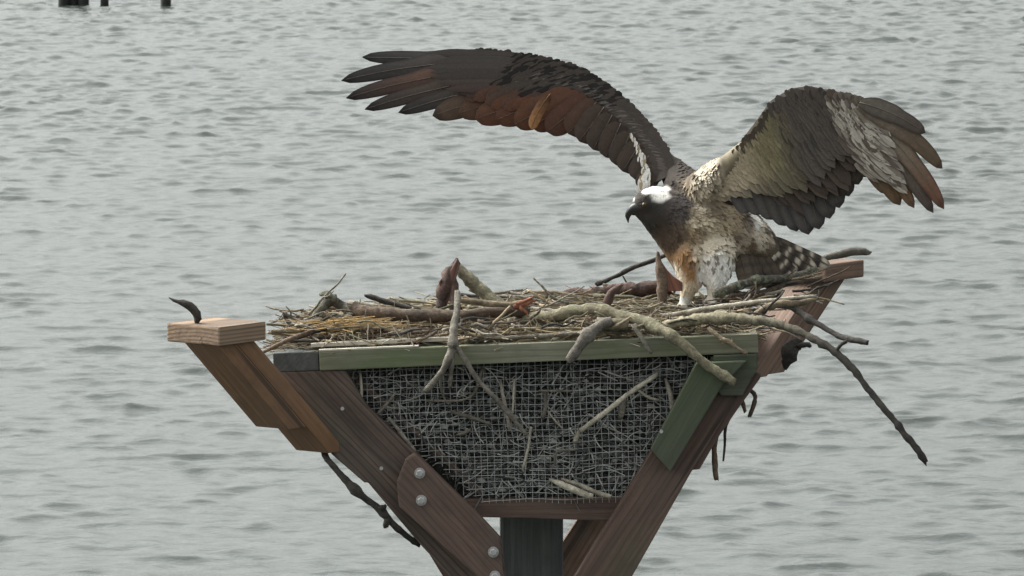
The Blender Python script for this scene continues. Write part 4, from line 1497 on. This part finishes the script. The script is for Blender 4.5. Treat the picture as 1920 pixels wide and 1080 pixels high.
NN = Vector((0.0, -1, 0.05)).normalized()
GR = (0.068, 0.062, 0.058)
fl = [
    # secondaries from the body outwards
    ((1378, 345), (1405, 398), 40, GR, GR, 0, 0), ((1398, 332), (1428, 402), 44, GR, GR, 0, 0), ((1418, 318), (1450, 412), 46, GR, GR, 0, 0),
    ((1438, 300), (1472, 424), 46, (0.06, 0.055, 0.05), GR, 0, 0), ((1456, 282), (1494, 434), 46, (0.052, 0.048, 0.045), GR, 0, 0),
    ((1472, 266), (1516, 440), 46, (0.045, 0.042, 0.04), GR, 0, 0), ((1490, 252), (1536, 430), 46, (0.050, 0.046, 0.044), GR, 0, 0),
    ((1508, 240), (1556, 410), 46, GR, GR, 0, 0), ((1524, 232), (1574, 390), 46, GR, GR, 0, 0), ((1540, 226), (1592, 368), 46, GR, (0.07, 0.06, 0.052), 0, 0),
    ((1552, 222), (1610, 346), 46, GR, (0.075, 0.06, 0.05), 0, 0), ((1564, 216), (1632, 332), 42, (0.10, 0.085, 0.07), (0.085, 0.065, 0.05), 0.3, 0),
    # primaries, inner to outer
    ((1578, 214), (1664, 364), 36, (0.22, 0.18, 0.13), (0.16, 0.10, 0.06), 0.6, 0.0), ((1586, 210), (1688, 385), 36, (0.24, 0.20, 0.15), (0.15, 0.09, 0.05), 0.6, 0.0),
    ((1594, 206), (1714, 390), 36, (0.24, 0.20, 0.15), (0.17, 0.10, 0.06), 0.6, -0.02), ((1600, 203), (1750, 399), 36, (0.25, 0.21, 0.16), (0.085, 0.065, 0.055), 0.6, -0.03),
    ((1606, 200), (1770, 392), 38, (0.24, 0.20, 0.15), (0.15, 0.075, 0.05), 0.5, -0.05), ((1612, 197), (1767, 316), 38, (0.16, 0.12, 0.09), (0.115, 0.078, 0.05), 0.3, -0.06),
    ((1612, 192), (1735, 249), 36, (0.12, 0.10, 0.085), (0.085, 0.066, 0.056), 0.1, -0.05),
]
for i, (b, t, w, c1, c2, pale, sw) in enumerate(fl):
    u = 0.12 + 0.8 * i / (len(fl) - 1)
    s = interp(NEAR, u)
    yb = s[2] + 0.004 - 0.0014 * i
    yt = s[5] - 0.004 - 0.0014 * i
    feather_obj('secondary_feather' if i < 12 else 'primary_feather', near_wing, U(b[0], b[1], yb), U(t[0], t[1], yt), S(w, yb), NN,
                near_prim(c1, c2, pale), sweep=sw, camber=0.15, point=0.4, lift=0.06, emarg=0.2 if i > 13 else 0.0, shaft=(0.16, 0.14, 0.11))

# ---- tail fan
for i in range(10):
    t = i / 9
    b = U(1440 - 58 * t, 446 + 12 * t, 0.46 - 0.08 * t)
    rg = rngb.uniform(-9, 9)
    tip = U(1552 - 150 * t + rg, 497 + 44 * math.sin(t * 2.0) + 4 * t + rg * 0.4, 0.52 - 0.16 * t - 0.002 * i)
    def tc(a, s, t=t):
        bar = math.sin(a * 30 + t * 3)
        c = (0.10, 0.078, 0.056) if bar > -0.35 else (0.068, 0.054, 0.043)
        if bar > 0.55 and 0.35 < a < 0.95 and abs(s) > 0.2 and t < 0.5:
            c = (0.50, 0.44, 0.37)
        if bar < -0.35 and t < 0.5:
            c = (0.04, 0.033, 0.028)
        if a > 0.95:
            c = (0.22, 0.19, 0.16)
        if abs(s) > 0.8:
            c = tuple(x * 0.6 for x in c)
        return c
    feather_obj('tail_feather', bird, b, tip, S(25 + 9 * t), Vector((0.1, -0.9, 0.35)).normalized(), tc, camber=0.15, point=0.25)

# ---- contour plumage over the body
def build_contour():
    vs, fs, cols = [], [], []
    no = np.zeros(bn * 3, np.float32)
    body_me.vertices.foreach_get('normal', no)
    no = no.reshape(-1, 3)
    order = np.random.RandomState(4).permutation(bn)
    head = U(1222, 380, 0.38)
    beak = U(1190, 388, 0.375)
    cnt = 0
    for i in order:
        w = Vector(bco[i]) + BO
        n = Vector(no[i])
        dh = (w - head).length
        if (w - beak).length < 0.020:
            continue
        px = (w.x - CAM.x) / (w.y - CAM.y) * FPX
        low = w.z < U(1300, 548, 0.35).z
        if low:
            continue
        # wings are covered by coverts
        if (w.z > U(1300, 345, 0.4).z and (w.x < U(1262, 0, 0.42).x)) or (w.x > U(1345, 0, 0.3).x and w.z > U(0, 345, 0.3).z):
            continue
        flow = Vector((0.75, 0.12, -0.55))
        if w.z < U(1300, 470, 0.37).z and w.x < U(1370, 0, 0.37).x:
            flow = Vector((0.05, -0.02, -1))
        if dh < 0.05:
            flow = Vector((1, 0, -0.15))
        flow = flow + mnoise.noise_vector(w * 30) * 0.35
        flow = flow - n * flow.dot(n)
        if flow.length < 0.1:
            continue
        flow.normalize()
        L = 0.009 if dh < 0.045 else rngb.uniform(0.013, 0.022)
        wd = L * (0.42 if dh < 0.045 else 0.42)
        c = full_col(w + flow * L * 0.4)
        k = rngb.uniform(0.82, 1.12)
        if sum(c) > 0.5 and w.z > U(1300, 500, 0.37).z and rngb.random() < 0.16:      # brown streaks in the pale breast
            c = lerp(c, (0.10, 0.07, 0.045), 0.75)
        c = tuple(x * k for x in c)
        b = Vector(bco[i]) + BO - n * 0.001
        blade(vs, fs, cols, b, b + flow * L + n * (L * 0.14), wd, n, lambda t, s, c=c: tuple(x * (0.85 + 0.3 * t) for x in c), camber=0.3, segs=3, across=2, point=0.7)
        cnt += 1
        if cnt > 8000:
            break
    me = mesh_from([v - BO for v in vs], fs, 'plumage', True)
    set_cols(me, cols)
    tag(link('plumage', me, M['feather'], bird, BM), kind='stuff')


build_contour()


# ---- bill, eye, talons
def taper(name, P, mat, parent, sides=10, flat=0.8, n=14):
    Q = catmull([(*U(a, b, y), S(r, y)) for a, b, y, r in P], n)
    vs, fs = [], []
    tube(vs, fs, [Vector(q[:3]) for q in Q], [max(q[3], 0.0004) for q in Q], sides, flat=flat)
    o = Vector(vs[0])
    return link(name, mesh_from([v - o for v in vs], fs, name, True), M[mat], parent, Matrix.Translation(o))


taper('upper_bill', [(1206, 389, 0.372, 15), (1191, 390, 0.371, 14), (1182, 396, 0.370, 10), (1177, 405, 0.370, 5.5), (1178, 418, 0.370, 0.8)], 'horn', bird)
taper('lower_bill', [(1203, 399, 0.372, 8), (1192, 400, 0.371, 5.5), (1184, 402, 0.370, 2)], 'horn', bird)
ec = U(1208, 384, 0.353)
bm = bmesh.new()
bmesh.ops.create_uvsphere(bm, u_segments=16, v_segments=10, radius=0.0055)
me = bpy.data.meshes.new('eye')
bm.to_mesh(me)
bm.free()
me.polygons.foreach_set('use_smooth', [True] * len(me.polygons))
eye = link('eye', me, M['eye'], bird, Matrix.Translation(ec))
bm = bmesh.new()
bmesh.ops.create_uvsphere(bm, u_segments=12, v_segments=8, radius=0.0036)
me2 = bpy.data.meshes.new('pupil')
bm.to_mesh(me2)
bm.free()
link('pupil', me2, M['horn'], eye, Matrix.Translation(ec + Vector((-0.0012, -0.0036, 0))))
for ch in TOES:
    (ax, ay, az, ar), (bx, by, bz, br) = ch[1], ch[2]
    dx, dy, dz = bx - ax, by - ay, bz - az
    taper('talon', [(bx, by, bz, 4.5), (bx + dx * 0.45, by + dy * 0.4 + 1, bz + dz * 0.4, 3), (bx + dx * 0.65, by + dy * 0.5 + 9, bz + dz * 0.5, 0.6)], 'talon', bird, 6, 1.0, 6)

# ------------------------------------------------------------------ far old pilings breaking the surface
def ground(px, py):
    a, b = (px - 960) / FPX, -(py - 540) / FPX
    cp, sp = math.cos(PITCH), math.sin(PITCH)
    d = Vector((a, cp + b * sp, -sp + b * cp))
    return CAM + d * (-CAM.z / d.z)


for px, w, n, lb in ((138, 56, 3, 'wide cluster of dark old pilings standing in the far water'),
                     (196, 14, 1, 'thin dark piling stump right beside the wide cluster of pilings'),
                     (311, 17, 1, 'lone dark piling stump standing apart in the far water')):
    g = ground(px, 9.0)
    m_px = (g - CAM).length / FPX
    o = root('old_piling', (g.x, g.y, 0), lb, 'piling')
    for k in range(n):
        r = w * m_px / (2 * n) * 1.15
        x = g.x + (k - (n - 1) / 2) * w * m_px / n
        vs, fs = [], []
        tube(vs, fs, [Vector((0, 0, -1)), Vector((0, 0, 0.1)), Vector((0.01, 0, 0.45 + 0.1 * k)), Vector((0.01, 0, 0.5 + 0.1 * k))], [r, r * 0.98, r * 0.93, r * 0.7], 12, 0.01, 0.06)
        link('pile', mesh_from(vs, fs, 'pile', True), M['piling'], o, Matrix.Translation(Vector((x, g.y + 0.1 * (k % 2), 0))))
